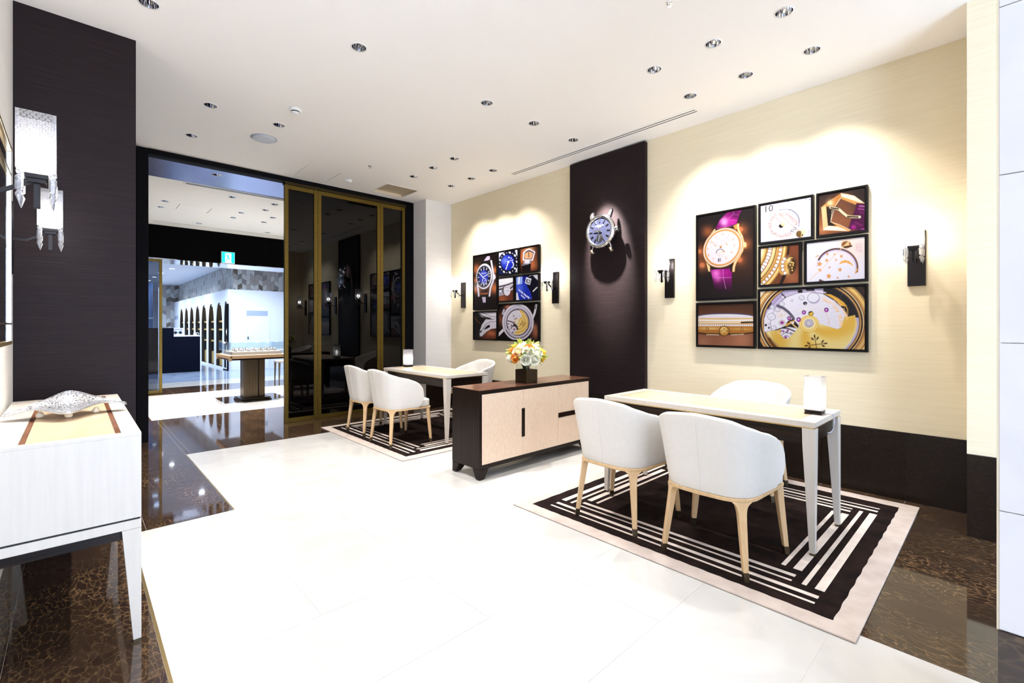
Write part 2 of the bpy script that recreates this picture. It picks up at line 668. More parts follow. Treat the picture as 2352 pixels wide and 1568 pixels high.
# baseboards of dark marble slabs
bb = struct('baseboard_right', box(B(), 4.527, XW - .0005, .17, 6.28, 0, .506), M['grout_d'])
ys = [.166] + [.513 + .5335 * i for i in range(11)] + [6.28]
for a, b in zip(ys, ys[1:]):
    obj('slab', box(B(), 4.512, 4.5275, a + .001, b - .001, 0, .51), M['marble_b'], bb)
obj('slab', box(B(), 4.030, 4.0449, -1.2, .165, 0, .511), M['marble_b'], bb)
obj('slab', box(B(), 4.0449, XW, -1.2, .165, 0, .511), M['marble_b'], bb)
obj('slab', box(B(), 4.041, 4.51, 6.262, 6.279, 0, .51), M['marble_b'], bb)
sp = struct('pillar_stone', box(B(), 1.782, 2.35, -1.3, .008, 0, ROOF - .01), M['marble_c'])
for i in range(8):
    z0 = .502 + .443 * (i - .18) if i else .502
    z0 = [.502, .815, 1.257, 1.699, 2.141, 2.583, 3.025, 3.3][i]
    z1 = [.502, .815, 1.257, 1.699, 2.141, 2.583, 3.025, 3.319][min(i + 1, 7)]
    if z1 > z0:
        obj('slab', box(B(), 1.775, 1.7835, -1.3, .012, z0 + .001, z1 - .001), M['marble_c'], sp, bevel=.0012)
obj('slab', box(B(), 1.770, 1.7835, -1.3, .014, 0, .500), M['marble_d'], sp)
obj('edge_strip', box(B(), 1.7745, 1.7835, .0122, .0165, .502, 3.31), M['vent'], sp)

# ceiling with real openings for the lamps
bm = B()
box(bm, XL, XW, -3.2, YB + .0, H, H + .03)
ce = struct('ceiling', bm, M['ceil'])
cuts = []
for (x, y, *_r) in DOWN:
    cuts.append(lambda b, x=x, y=y: lathe(b, [(.0505, H - .02), (.0505, H + .06)], 24, x, y))
cuts.append(lambda b: box(b, 2.12, 2.557, 5.99, 6.475, H - .02, H + .06))
cuts.append(lambda b: box(b, 3.222, 3.712, 5.99, 6.455, H - .02, H + .06))
for x0 in (4.197, 4.238):
    cuts.append(lambda b, x0=x0: box(b, x0, x0 + .016, 1.985, 4.48, H - .02, H + .06))
cut_holes(ce, cuts)
struct('ceiling_slab', box(B(), -6.2, 9.2, -3.4, 33.2, ROOF, ROOF + .1), M['slot'])

# ------------------------------------------------------------------ floor
fl = struct('floor', box(B(), -6.2, 9.2, -3.4, 33.2, -.08, -.0012), M['grout_f'])
TM = {}


def tile(x0, x1, y0, y1, m, g=.0007):
    w, h = round(x1 - x0, 4), round(y1 - y0, 4)
    if w < .01 or h < .01:
        return
    k = (w, h, m)
    if k not in TM:
        bm = box(B(), -w / 2 + g, w / 2 - g, -h / 2 + g, h / 2 - g, -.0011, 0)
        o = obj('tile', bm, M[m], fl)
        TM[k] = o.data
    else:
        o = bpy.data.objects.new('tile', TM[k])
        COL.objects.link(o)
        o.parent = fl
    o.location = ((x0 + x1) / 2, (y0 + y1) / 2, 0)


def tiles(x0, x1, y0, y1, m, tw, th, ox=0., oy=0., bond=0.):
    r = math.floor((y0 - oy) / th)
    while oy + r * th < y1 - 1e-6:
        a, b = max(y0, oy + r * th), min(y1, oy + (r + 1) * th)
        sh = ox + (bond if r % 2 else 0.)
        c = math.floor((x0 - sh) / tw)
        while sh + c * tw < x1 - 1e-6:
            p, q = max(x0, sh + c * tw), min(x1, sh + (c + 1) * tw)
            tile(p, q, a, b, m)
            c += 1
        r += 1


T = .5335
OY = .513
WB = dict(tw=2 * T, th=T, ox=1.345, oy=OY, bond=T)
DK = dict(tw=T, th=T, ox=3.0, oy=OY)
for r in ((.262, 2.41, -3.2, 3.757), (.828, 2.41, 3.757, 5.715), (2.41, 4.1, 2.3, 4.0)):
    tiles(*r, 'marble_w', **WB)
for r in ((XL, .25, -3.2, 3.757), (XL, .82, 3.757, 5.715), (.82, XW, 5.715, 8.08), (.2, .82, 5.715, 8.08), (2.41, XW, -3.2, 2.3), (4.1, XW, 2.3, 4.0), (2.41, XW, 4.0, 5.715)):
    tiles(*r, 'marble_d', **DK)
for r in ((.25, .262, -3.2, 3.757), (.82, .828, 3.757, 5.715)):
    obj('inlay_strip', box(B(), r[0], r[1], r[2], r[3], -.0011, .0002), M['brass'], fl)
# room beyond
tiles(.2, .775, 8.08, 11.0, 'marble_d', **DK)
tiles(.775, 5.0, 8.08, 9.04, 'marble_w', tw=.96, th=.96, ox=.775, oy=8.08)
tiles(.775, 1.85, 9.04, 9.92, 'marble_w', tw=.54, th=.88, ox=.775, oy=9.04)
tiles(1.85, 2.85, 9.04, 9.92, 'marble_d', tw=.5, th=.44, ox=1.85, oy=9.04)
tiles(2.85, 5.0, 9.04, 9.92, 'marble_w', tw=1.1, th=.88, ox=2.85, oy=9.04)
tiles(.775, 5.0, 9.92, 11.0, 'marble_w', tw=.96, th=1.08, ox=.775, oy=9.92)
tiles(.2, 6.0, 11.0, 12.2, 'marble_d', tw=.6, th=.6, ox=.2, oy=11.0)
tiles(.2, 6.0, 12.2, 13.28, 'marble_w', tw=1.2, th=1.08, ox=.2, oy=12.2)
tiles(.2, 6.8, 13.28, 19.28, 'marble_g', tw=.6, th=.6, ox=.2, oy=13.28)
tiles(.2, 6.8, 19.28, 31, 'marble_g', tw=3.3, th=3.0, ox=.2, oy=19.28)

# ------------------------------------------------------------------ sliding doors
header = struct('trim_1', box(B(), .603, 4.0, YB - .012, YB + .02, 3.262, 3.3195), M['black'])
struct('trim_2', box(B(), .503, .606, YB - .012, YB + .16, 0, 3.262), M['black'], bevel=.002)
struct('trim_3', box(B(), 2.06, 3.9, YB - .006, YB + .10, 3.225, 3.262), M['dgold'])


def sliding_door(name, x0, x1, y, z0, z1, wl=.05, wr=.05, glass='door'):
    d = thing(name, '', 'door')
    for k in ('label', 'category'):
        del d[k]
    d['kind'] = 'structure'
    for a, b in ((x0, x0 + wl), (x1 - wr, x1)):
        obj('stile', box(B(), a + .001, b - .001, y - .022, y + .022, z0, z1), M['gold'], d, bevel=.0015)
    for a, b in ((z0, z0 + .055), (z1 - .055, z1)):
        obj('rail', box(B(), x0 + wl, x1 - wr, y - .018, y + .018, a, b), M['gold'], d, bevel=.0015)
    obj('pane', box(B(), x0 + wl, x1 - wr, y - .004, y + .004, z0 + .055, z1 - .055), M[glass], d)
    return d


sliding_door('door_1', 2.058, 2.498, YB + .03, .0008, 3.222)
sliding_door('door_2', 2.500, 3.456, YB + .03, .0008, 3.222)
sliding_door('door_3', 3.458, 3.892, YB + .03, .0008, 3.222)

# ------------------------------------------------------------------ room beyond
ce2 = struct('ceiling_beyond', box(B(), .2, 6.0, 7.62, 11.2, Z2, Z2 + .03), M['ceil'])
DL2 = [(1.03, 9.02), (1.03, 9.51), (1.74, 8.04), (2.34, 8.05), (2.09, 9.04), (2.08, 9.54), (2.6, 9.05), (2.59, 9.56), (1.72, 10.51), (2.93, 10.56), (2.34, 8.55)]
cuts = [lambda b, x=x, y=y: lathe(b, [(.0505, Z2 - .02), (.0505, Z2 + .06)], 20, x, y) for x, y in DL2]
cuts.append(lambda b: box(b, 1.222, 1.668, 9.06, 9.492, Z2 - .02, Z2 + .06))
cuts.append(lambda b: box(b, 1.06, 4.5, 10.80, 10.835, Z2 - .02, Z2 + .06))
cut_holes(ce2, cuts)
bm = box(B(), .603, 4.6, YB + .14, 7.615, 3.262, 3.29)
sf = struct('trim_4', bm, M['bluemetal'])
cut_holes(sf, [lambda b: lathe(b, [(.0505, 3.2), (.0505, 3.36)], 20, 1.335, 6.985)])
struct('wall_beyond_left', box(B(), .05, .2, YB + .14, 11.2, 0, ROOF), M['darkcloth'])
struct('wall_beyond_right', box(B(), 5.0, 5.15, YB + .14, 11.2, 0, ROOF), M['pale'])
struct('wall_beyond_lintel', box(B(), .2, 6.9, 11.2, 12.05, 2.63, ROOF), M['lintel'])
struct('trim_5', box(B(), .2, 6.9, 11.21, 12.04, 2.618, 2.6295), M['mirror'])
struct('wall_beyond_jamb', box(B(), -.1, .95, 11.2, 11.6, 0, 2.617), M['lintel'])
sliding_door('door_4', .952, 1.238, 11.262, .01, 2.612, .04, .048, 'softglass')
s1 = struct('trim_6', box(B(), 1.08, 4.6, 7.60, 7.70, Z2 - .012, Z2 - .0005), M['whiteplastic'])
for y0 in (7.618, 7.66):
    obj('slot', box(B(), 1.1, 4.58, y0, y0 + .02, Z2 - .0135, Z2 - .0122), M['slot'], s1)
hatch2 = tag(obj('access_hatch', box(B(), 1.231, 1.659, 9.064, 9.488, Z2 - .0005, Z2 + .02), M['ceil']), 'square white access panel in the ceiling of the room beyond the doorway', 'hatch')
bm = B()
box(bm, 1.062, 4.498, 10.802, 10.833, Z2 + .004, Z2 + .024)  # black fill near the surface paints in the shade inside the slot
tag(obj('linear_vent', bm, M['slot']), 'long thin dark air slot in the far ceiling before the black lintel', 'air vent')

# exit sign on the lintel
ex = thing('exit_sign', 'glowing green running man exit sign on the black lintel', 'exit sign', (2.335, 11.198, 2.745))
obj('housing', box(B(), -.122, .122, -.06, 0, -.118, .118), M['whiteplastic'], ex, bevel=.004)
obj('face', box(B(), -.113, .113, -.062, -.0602, -.109, .109), M['green'], ex)
bm = B()
box(bm, -.055, .055, -.0632, -.0622, -.109, .088)
obj('doorway_symbol', bm, M['exitwhite'], ex)
bm = B()


def flat(bm, pts, y0, y1):
    return loft(bm, [[(x, y, z) for x, z in pts] for y in (y0, y1)])


def limb(bm, a, b, w0, w1, y0, y1):
    a, b = Vector(a), Vector(b)
    d = (b - a).normalized()
    n = Vector((-d.y, d.x))
    flat(bm, [tuple(a + n * w0), tuple(a - n * w0), tuple(b - n * w1), tuple(b + n * w1)], y0, y1)


Y0, Y1 = -.0645, -.0635
flat(bm, [(-.022 + .013 * math.cos(t * .524), .066 + .013 * math.sin(t * .524)) for t in range(12)], Y0, Y1)
limb(bm, (-.018, .046), (.004, -.006), .014, .012, Y0, Y1)
limb(bm, (-.018, .044), (-.052, .026), .007, .006, Y0, Y1)
limb(bm, (-.012, .046), (.03, .022), .006, .005, Y0, Y1)
limb(bm, (.03, .022), (.048, .03), .005, .005, Y0, Y1)
limb(bm, (.002, -.004), (-.02, -.05), .010, .008, Y0, Y1)
limb(bm, (-.02, -.05), (-.03, -.1), .008, .006, Y0, Y1)
limb(bm, (.004, -.004), (.026, -.042), .010, .008, Y0, Y1)
limb(bm, (.026, -.042), (.062, -.05), .008, .006, Y0, Y1)
obj('running_figure', bm, M['green'], ex)

# jewellery showcase on a bronze pedestal
sh = thing('showcase', 'glass topped watch showcase on a bronze pedestal beyond the doorway', 'showcase', (2.325, 9.27, 0))
bm = B()
box(bm, -.245, .245, -.255, .255, .0, .024)
obj('base_plate', bm, M['bronze_d'], sh, bevel=.003)
obj('base_plate', box(B(), -.235, .235, -.245, .245, .032, .052), M['bronze_d'], sh, bevel=.003)
obj('base_spacer', box(B(), -.2, .2, -.21, .21, .023, .033), M['slot'], sh)
obj('column', box(B(), -.17, .055, -.12, .12, .05, .75), M['bronze'], sh, bevel=.004)
obj('column', box(B(), .075, .17, -.12, .12, .05, .75), M['bronze'], sh, bevel=.004)
obj('column_core', box(B(), .05, .08, -.1, .1, .05, .75), M['slot'], sh)
obj('apron', box(B(), -.45, .45, -.45, .45, .735, .765), M['macassar'], sh)
bm = B()
for a in ((-.468, .468, -.468, -.43), (-.468, .468, .43, .468), (-.468, -.43, -.43, .43), (.43, .468, -.43, .43)):
    box(bm, *a, .762, .815)
obj('wood_frame', bm, M['oak'], sh, bevel=.002)
for cx in (-.45, .45):
    for cy in (-.45, .45):
        obj('corner_block', box(B(), cx - .022, cx + .022, cy - .022, cy + .022, .725, .816), M['oak'], sh, bevel=.002)
bm = B()
flat(bm, [(0, .018), (.008, .008), (.018, 0), (.008, -.008), (0, -.018), (-.008, -.008), (-.018, 0), (-.008, .008)], -.4735, -.4722)
e = obj('emblem', bm, M['emblem'], sh)
e.location = (-.435, 0, .79)
obj('floor_plate', box(B(), -.43, .43, -.43, .43, .806, .816), M['vent'], sh)
for a in ((-.44, .44, -.44, -.434), (-.44, .44, .434, .44), (-.44, -.434, -.434, .434), (.434, .44, -.434, .434)):
    obj('glass_side', box(B(), *a, .816, 1.03), M['clear'], sh)
obj('glass_top', box(B(), -.44, .44, -.44, .44, 1.03, 1.038), M['clear'], sh)
tr = thing('display_tray', 'brown display tray inside the glass showcase', 'tray', (2.325, 9.27, .8165))
bm = loft(B(), [sq(0, 0, 0, .40, .33), sq(0, 0, .05, .38, .30)])
obj('tray_body', bm, M['tray'], tr, bevel=.004)
obj('tray_cushion', box(B(), -.37, .37, -.29, .29, .05, .054), M['white'], tr)
wst = None
for i in range(7):
    for j in range(2):
        x = 2.325 - .31 + i * .103 + .02 * j
        y = 9.08 + j * .25
        if wst is None:
            wst = thing('display_watch', 'small watch on a stand in the glass showcase', 'watch', (x, y, .8705), 0, 'watches lying in the showcase')
            obj('stand', loft(B(), [sq(0, 0, 0, .026, .02), sq(0, .012, .055, .02, .004)]), M['tray'], wst)
            bm = B()
            lathe(bm, [(.018, 0), (.019, .004), (.016, .008)], 14)
            d = obj('watch_head', bm, M['steel'], wst, smooth=True)
            d.location = (0, -.012, .034)
            d.rotation_euler = (math.radians(70), 0, 0)
            obj('strap', box(B(), -.009, .009, -.012, .014, .054, .06), M['emblem'], wst)
        else:
            dup(wst, (x, y, .8705), random.uniform(-.3, .3))
# small lamps of the showcase
lp = None
for i in range(5):
    x = 2.325 - .36 + i * .18
    if lp is None:
        lp = tag(obj('case_spot', lathe(B(), [(.007, 0), (.012, .01), (.008, .024)], 10), M['bulbsoft'], smooth=True), 'tiny bright lamp on the rear edge inside the glass showcase', 'lamp', 'lamps inside the showcase')
        lp.location = (x, 9.66, 1.004)
    else:
        c = lp.copy()
        COL.objects.link(c)
        c.location = (x, 9.66, 1.004)

# low stool behind the glass doors
st = thing('stool', 'low stool with slim tapered legs seen past the showcase', 'stool', (3.72, 12.05, 0))
for cx in (-.16, .16):
    for cy in (-.16, .16):
        obj('leg', loft(B(), [sq(cx * 1.05, cy * 1.05, 0, .01), sq(cx, cy, .44, .02)]), M['bronze'], st)
obj('seat', box(B(), -.2, .2, -.2, .2, .44, .49), M['leather'], st, bevel=.015)

# ------------------------------------------------------------------ hall beyond
struct('wall_hall_left', box(B(), -6.2, -6.05, 11.2, 33, 0, ROOF), M['white'])
struct('wall_hall_end', box(B(), -6.2, 9.2, 31, 31.15, 0, ROOF), M['white'])
struct('wall_hall_right', box(B(), 9.05, 9.2, 11.2, 33, 0, ROOF), M['white'])
struct('wall_hall_near', box(B(), -6.2, .2, 11.1, 11.2, 0, ROOF), M['white'])
struct('wall_hall_near_right', box(B(), 5.15, 9.2, 11.1, 11.2, 0, ROOF), M['white'])
struct('ceiling_hall', box(B(), -6.05, 9.05, 12.05, 31, ZM, ZM + .03), M['white'])
XA, YA = 3.295, 15.76
NZ = 2.06
NICHE = [16.93 + 1.175 * i for i in range(7)]


def arch(yc, w, zt, zs=.06, n=9):
    """outline of a pointed elliptical arch in the y, z plane"""
    pts = [(yc - w / 2, zs), (yc + w / 2, zs)]
    z0 = zt - .86
    for i in range(n + 1):
        t = math.pi / 2 * i / n
        pts.append((yc + w / 2 * math.cos(t) ** .8, z0 + (zt - z0) * math.sin(t)))
    for i in range(1, n + 1):
        t = math.pi / 2 * (1 - i / n)
        pts.append((yc - w / 2 * math.cos(t) ** .8, z0 + (zt - z0) * math.sin(t)))
    return pts


aw = struct('wall_arcade', box(B(), XA, XA + 4.2, YA, 26.0, 0, 2.41), M['white'])
cuts = [lambda b, y=y: loft(b, [[(XA - .05, p, q) for p, q in arch(y, .90, NZ)], [(XA + .42, p, q) for p, q in arch(y, .90, NZ)]]) for y in NICHE]
cuts.append(lambda b: loft(b, [[(XA - .05, p, q) for p, q in arch(YA + .28, .5, NZ + .01)], [(XA + .2, p, q) for p, q in arch(YA + .28, .5, NZ + .01)]]))
cut_holes(aw, cuts)
shelf_proto = None
for i, y in enumerate(NICHE):
    lab = 'black pointed arch niche with gold shelves in the white arcade, %s' % ['next to the white corner', 'second from the white corner', 'third from the white corner', 'fourth from the white corner', 'fifth from the white corner', 'sixth from the white corner', 'farthest from the white corner'][i]
    n = thing('arched_niche', lab, 'niche', (XA, y, 0), 0, 'arched niches along the white wall')
    bm = B()
    pr = arch(0, .896, NZ - .002, .062)
    a = [bm.verts.new((.012, p, q)) for p, q in pr]
    b = [bm.verts.new((.41, p, q)) for p, q in pr]
    for k in range(len(pr)):
        bm.faces.new((a[k], a[(k + 1) % len(pr)], b[(k + 1) % len(pr)], b[k]))
    bm.faces.new(b)
    obj('lining', bm, M['niche'], n)
    for z in ((.80, 1.18, 1.44) if i < 6 else (1.18, 1.44)):
        obj('shelf', box(B(), .085, .40, -.44, .44, z, z + .055), M['shelf'], n)
    obj('cabinet', box(B(), .10, .40, -.43, .43, .065, .47), M['shelf'], n)
    obj('niche_lamp', box(B(), .02, .06, -.03, .03, NZ - .09, NZ - .02), M['whiteplastic'], n)
    spot((XA + .03, y, NZ - .10), (XA + .16, y + .12, .3), 26, 70, .8, WARM, .02)
n = thing('corner_vitrine', 'tall black framed glass vitrine at the white corner of the arcade', 'vitrine', (XA + .0, YA + .28, 0))
bm = B()
pr = arch(0, .496, NZ + .008, .062)
a = [bm.verts.new((.012, p, q)) for p, q in pr]
b = [bm.verts.new((.19, p, q)) for p, q in pr]
for k in range(len(pr)):
    bm.faces.new((a[k], a[(k + 1) % len(pr)], b[(k + 1) % len(pr)], b[k]))
bm.faces.new(b)
obj('lining', bm, M['niche'], n)
bm = B()
box(bm, -.03, .01, -.34, -.29, .0, 1.98)
box(bm, -.03, .01, -.30, .2, .0, .03)
obj('frame', bm, M['black'], n)
obj('display_figure', lathe(B(), [(.03, .75), (.07, .85), (.06, 1.0), (.09, 1.15), (.05, 1.3), (.02, 1.4)], 12, .09, -.02), M['rose_p'], n, smooth=True)
obj('display_plinth', box(B(), .04, .16, -.12, .14, .065, .745), M['white'], n)

# patterned tile bands above the arcade and on the end wall
lt = [mat('tile_%s' % k, c, .5) for k, c in (('pale', (.60, .60, .56)), ('beige', (.42, .375, .335)), ('grey', (.25, .235, .225)), ('brown', (.15, .115, .085)))]
bk = struct('wall_tile_band', box(B(), 3.47, 7.5, 15.92, 26.2, 2.40, ZM - .001), M['grout'])


def chevrons(name, axis, u0, u1, z0, z1, plane, tw, th, parent, cap=300):
    rows = int((z1 - z0) / th) + 2
    cols = int((u1 - u0) / tw)
    shared = {}
    sl = th * .42
    for c in range(cols):
        for r in range(-1, rows):
            up = c % 2
            ua, ub = u0 + c * tw + .002, u0 + (c + 1) * tw - .002
            za, zb = (z0 + r * th, z0 + r * th + sl) if up else (z0 + r * th + sl, z0 + r * th)
            pts = [(ua, za + .002), (ub, zb + .002), (ub, zb + th - .002), (ua, za + th - .002)]
            pts = [(u, min(max(z, z0), z1)) for u, z in pts]
            if max(p[1] for p in pts) - min(p[1] for p in pts) < th * .35:
                continue
            m = random.choices([0, 1, 2, 3], [.34, .38, .18, .10])[0]
            ra = []
            for d in (0, .012):
                ra.append([((u, plane - d, z) if axis == 'x' else (plane - d, u, z)) for u, z in pts])
            bm = B()
            try:
                loft(bm, ra)
            except ValueError:
                bm.free()
                continue
            obj('tile', bm, lt[m], parent)


chevrons('tile', 'x', 3.47, 4.95, 2.41, ZM - .002, 15.92, .115, .15, bk)
# the long side is seen at a glancing angle: its tiles stay one relief
bm = B()
mi = []
for c in range(66):
    for r in range(6):
        ua, ub = 15.93 + c * .155, 15.93 + (c + 1) * .155 - .006
        th, sl = .15, .06
        za, zb = (0, sl) if c % 2 else (sl, 0)
        pts = [(ua, 2.41 + r * th + za - .06), (ub, 2.41 + r * th + zb - .06), (ub, 2.41 + (r + 1) * th + zb - .064), (ua, 2.41 + (r + 1) * th + za - .064)]
        pts = [(u, min(max(z, 2.40), ZM - .002)) for u, z in pts]
        if pts[2][1] - pts[1][1] < .02:
            continue
        n0 = len(bm.faces)
        dep = .004 + .012 * random.random()
        loft(bm, [[(3.47 - d, u, z) for u, z in pts] for d in (0, dep)])
        bm.faces.ensure_lookup_table()
        k = random.choices([0, 1, 2, 3], [.80, .18, .02, .0])[0]
        for f in bm.faces[n0:]:
            f.material_index = k
o = obj('tile_relief', bm, lt, bk)
o['kind'] = 'stuff'
ew = struct('wall_tile_end', box(B(), 2.86, 3.47, 26.02, 26.2, 0, ZM - .001), M['grout'])
chevrons('tile', 'x', 2.86, 3.47, 0.3, ZM - .002, 26.02, .15, .19, ew)

# staff door in the white wall
d = thing('door_5', '', 'door', (4.08, YA, 0))
for k in ('label', 'category'):
    del d[k]
d['kind'] = 'structure'
bm = B()
box(bm, -.34, -.297, -.014, 0, 0, 1.83)
box(bm, .297, .34, -.014, 0, 0, 1.83)
box(bm, -.297, .297, -.014, 0, 1.785, 1.83)
obj('door_frame', bm, M['white'], d)
obj('transom_panel', box(B(), -.297, .297, -.01, .0, 1.64, 1.785), mat('grey_blue_panel', (.42, .48, .58), .5), d)
obj('leaf', box(B(), -.295, .295, -.004, .0, 0.02, 1.636), M['white'], d)
obj('handle', box(B(), -.265, -.245, -.035, -.004, .92, 1.0), M['black'], d)

# counter in the hall
ct = thing('counter', 'dark navy shop counter with a raised end in the hall beyond', 'counter', (2.2, 16.06, 0))
obj('tall_block', box(B(), -.95, -.172, 0, .7, 0, 1.264), M['navy'], ct, bevel=.004)
obj('low_block', box(B(), -.17, .455, .01, .7, 0, 1.02), M['navy'], ct, bevel=.004)
obj('counter_top', box(B(), -.17, .46, .0, .7, 1.02, 1.045), M['white'], ct, bevel=.003)
db = thing('display_board', 'small white framed display with dark spectacles on the counter', 'display', (2.15, 16.25, 1.0455))
bm = B()
for a in ((-.12, .13, .0, .02), (-.12, .13, .195, .215), (-.12, -.1, .02, .195), (.11, .13, .02, .195)):
    box(bm, a[0], a[1], 0, .04, a[2], a[3])
obj('frame', bm, M['white'], db)
obj('panel', box(B(), -.1, .11, .03, .035, .02, .195), mat('display_grey', (.55, .6, .7), .5), db)
bm = B()
for cx in (-.055, .06):
    loft(bm, [[(cx + .04 * math.cos(t * .449), y, .085 + .04 * math.sin(t * .449)) for t in range(14)] for y in (.02, .026)])
box(bm, -.02, .02, .02, .026, .09, .098)
obj('spectacles', bm, M['niche'], db)
hp = thing('ring_holder', 'small white ring holder at the open end of the counter', 'holder', (2.58, 16.2, 1.0455))
for x in (-.03, .03):
    bm = B()
    ring = [(x + .035 * math.cos(t * .524), 0, .0445 + .035 * math.sin(t * .524)) for t in range(13)]
    tube(bm, ring, .008, 6)
    obj('ring', bm, M['white'], hp, smooth=True)
# wall sign (too far to read)
sg = thing('wall_sign', 'tiny blue grey lettered sign on the white arcade wall', 'sign', (XA - .001, 25.4, 1.62))
for i, (w, h) in enumerate(((.05, .16), (.02, .16), (.09, .16), (.05, .12), (.09, .16))):
    obj('letter', box(B(), -.012, 0, -.5 + i * .2, -.5 + i * .2 + w * 1.6, 0, h), plain((150, 160, 185)), sg)
# front of blue streaked panels behind the sliding leaf
bw = thing('blue_screen', 'tall translucent blue screen behind the far glass door leaf', 'screen', (1.6, 19.0, 0))
for i in range(3):
    obj('screen_panel', box(B(), -1.6 + i * .62, -1.0 + i * .62, 0, .03, .5, 2.7), M['bluecurtain'], bw)
obj('screen_rail', box(B(), -1.6, .26, -.01, .05, 1.55, 1.6), M['whiteplastic'], bw)
obj('screen_foot', box(B(), -1.6, .26, -.03, .06, 0, .5), M['black'], bw)
# hall ceiling lamps
hl = None
for (x, y, _w) in HALL:
    if hl is None:
        hl = thing('hall_downlight', 'round glowing lamp in the ceiling of the hall', 'ceiling light', (x, y, ZM), 0, 'round lamps in the hall ceiling')
        obj('trim_ring', lathe(B(), [(.07, -.006), (.08, -.006), (.08, 0), (.07, 0)], 20, cap=False), M['whiteplastic'], hl)
        obj('lamp_disc', lathe(B(), [(.068, -.004), (.068, 0)], 20), mat('hall_lamp', (1, 1, 1), .5, emit=(.9, .95, 1), es=12), hl)
    else:
        dup(hl, (x, y, ZM))

# ------------------------------------------------------------------ rugs
def rug(x0, y0, x1, y1, label):
    r = thing('rug', label, 'rug', (x0, y0, 0), 0, 'beige bordered rugs with dark striped centres')
    w, d = x1 - x0, y1 - y0
    bm = B()
    prism(bm, [(0, 0), (w, 0), (w, d), (0, d)], .0005, .0105)
    obj('border', bm, M['rug_b'], r, bevel=.004)
    n = 60
    pts = []
    i0 = .100
    ww = .0022
    for k in range(n):
        pts.append((i0 + (w - 2 * i0) * k / n, i0 + ww * math.sin(k * 1.3)))
    for k in range(n):
        pts.append((w - i0 - .02 + ww * math.sin(k * 1.7), i0 + (d - 2 * i0) * k / n))
    for k in range(n):
        pts.append((w - i0 - .02 - (w - 2 * i0 - .02) * k / n, d - i0 + ww * math.sin(k * 1.1)))
    for k in range(n):
        pts.append((i0 + ww * math.sin(k * 1.9), d - i0 - (d - 2 * i0) * k / n))
    obj('dark_field', prism(B(), pts, .009, .0118), M['rug_d'], r)

    def stripe(a, b, c, e):
        obj('stripe', prism(B(), [(a, c), (b, c), (b, e), (a, e)], .0105, .0128), M['rug_s'], r, bevel=.002)
    for (u, wd, s) in ((.185, .017, .19), (.250, .030, .19), (.325, .017, .325), (.388, .030, .325)):
        stripe(u - wd / 2, u + wd / 2, s, d - .205 if s < .3 else d - .34)
    for (u, wd, s) in ((1.814, .017, .19), (1.746, .030, .19), (1.676, .017, .322), (1.615, .030, .322)):
        stripe(u - wd / 2, u + wd / 2, s, d - .205 if s < .3 else d - .34)
    for (v, wd, a, b) in ((.204, .042, .325, 1.676), (.271, .022, .325, 1.676), (.337, .042, .465, 1.54), (.405, .022, .465, 1.54)):
        stripe(a, b, v - wd / 2, v + wd / 2)
    for (v, wd, a, b) in ((.212, .042, .317, 1.676), (.282, .022, .317, 1.676), (.346, .042, .45, 1.54), (.415, .022, .45, 1.54)):
        stripe(a, b, d - v - wd / 2, d - v + wd / 2)
    return r


rug(2.326, .42, 4.396, 2.46, 'beige bordered rug with dark striped centre under the near consultation table')
rug(2.296, 3.98, 4.366, 6.02, 'beige bordered rug with dark striped centre under the far table by the glass doors')
RZ = .0129


# ------------------------------------------------------------------ tables
def table(x0, y0, label):
    W, D, Z = .59, 1.42, .762
    t = thing('table', label, 'table', (x0, y0, RZ), 0, 'consultation tables')
    z = Z - RZ
    bm = B()
    for a in ((0, W, 0, .085), (0, W, D - .085, D), (0, .085, .085, D - .085), (W - .085, W, .085, D - .085)):
        box(bm, *a, z - .030, z)
    obj('top_border', bm, M['maple'], t, bevel=.0008)
    obj('top_inlay', box(B(), .087, W - .087, .087, D - .087, z - .028, z - .0008), M['maple_y'], t)
    bm = B()
    for a in ((.085, .0865, .085, D - .085), (W - .0865, W - .085, .085, D - .085), (.085, W - .085, .085, .0865), (.085, W - .085, D - .0865, D - .085)):
        box(bm, *a, z - .006, z + .0001)
    obj('inlay_line', bm, M['inlay'], t)
    obj('shadow_gap', box(B(), .006, W - .006, .006, D - .006, z - .038, z - .030), M['brass'], t)
    for a, b, m in (((.03, .052, .06, D - .06), 0, 'macassar_h'), ((W - .052, W - .03, .06, D - .06), 0, 'macassar_h'), ((.06, W - .06, .03, .052), 0, 'macassar_h'), ((.06, W - .06, D - .052, D - .03), 0, 'macassar_h')):
        obj('apron', box(B(), *a, z - .135, z - .038), M[m], t)
    for sx in (0, 1):
        for sy in (0, 1):
            def sec(w, zz):
                ax, bx = (0, w) if sx == 0 else (W - w, W)
                ay, by = (0, w) if sy == 0 else (D - w, D)
                return [(ax, ay, zz), (bx, ay, zz), (bx, by, zz), (ax, by, zz)]
            lg = obj('leg', loft(B(), [sec(.028, .012), sec(.062, z - .145), sec(.065, z - .038)]), M['maple'], t, bevel=.0012)
            obj('foot_cap', loft(B(), [sec(.026, 0), sec(.027, .0125)]), M['footcap'], lg)
    return t


table(3.015, .731, 'long pale maple table with dark apron on the near rug')
table(2.955, 4.185, 'long pale maple table with dark apron on the far rug by the glass doors')


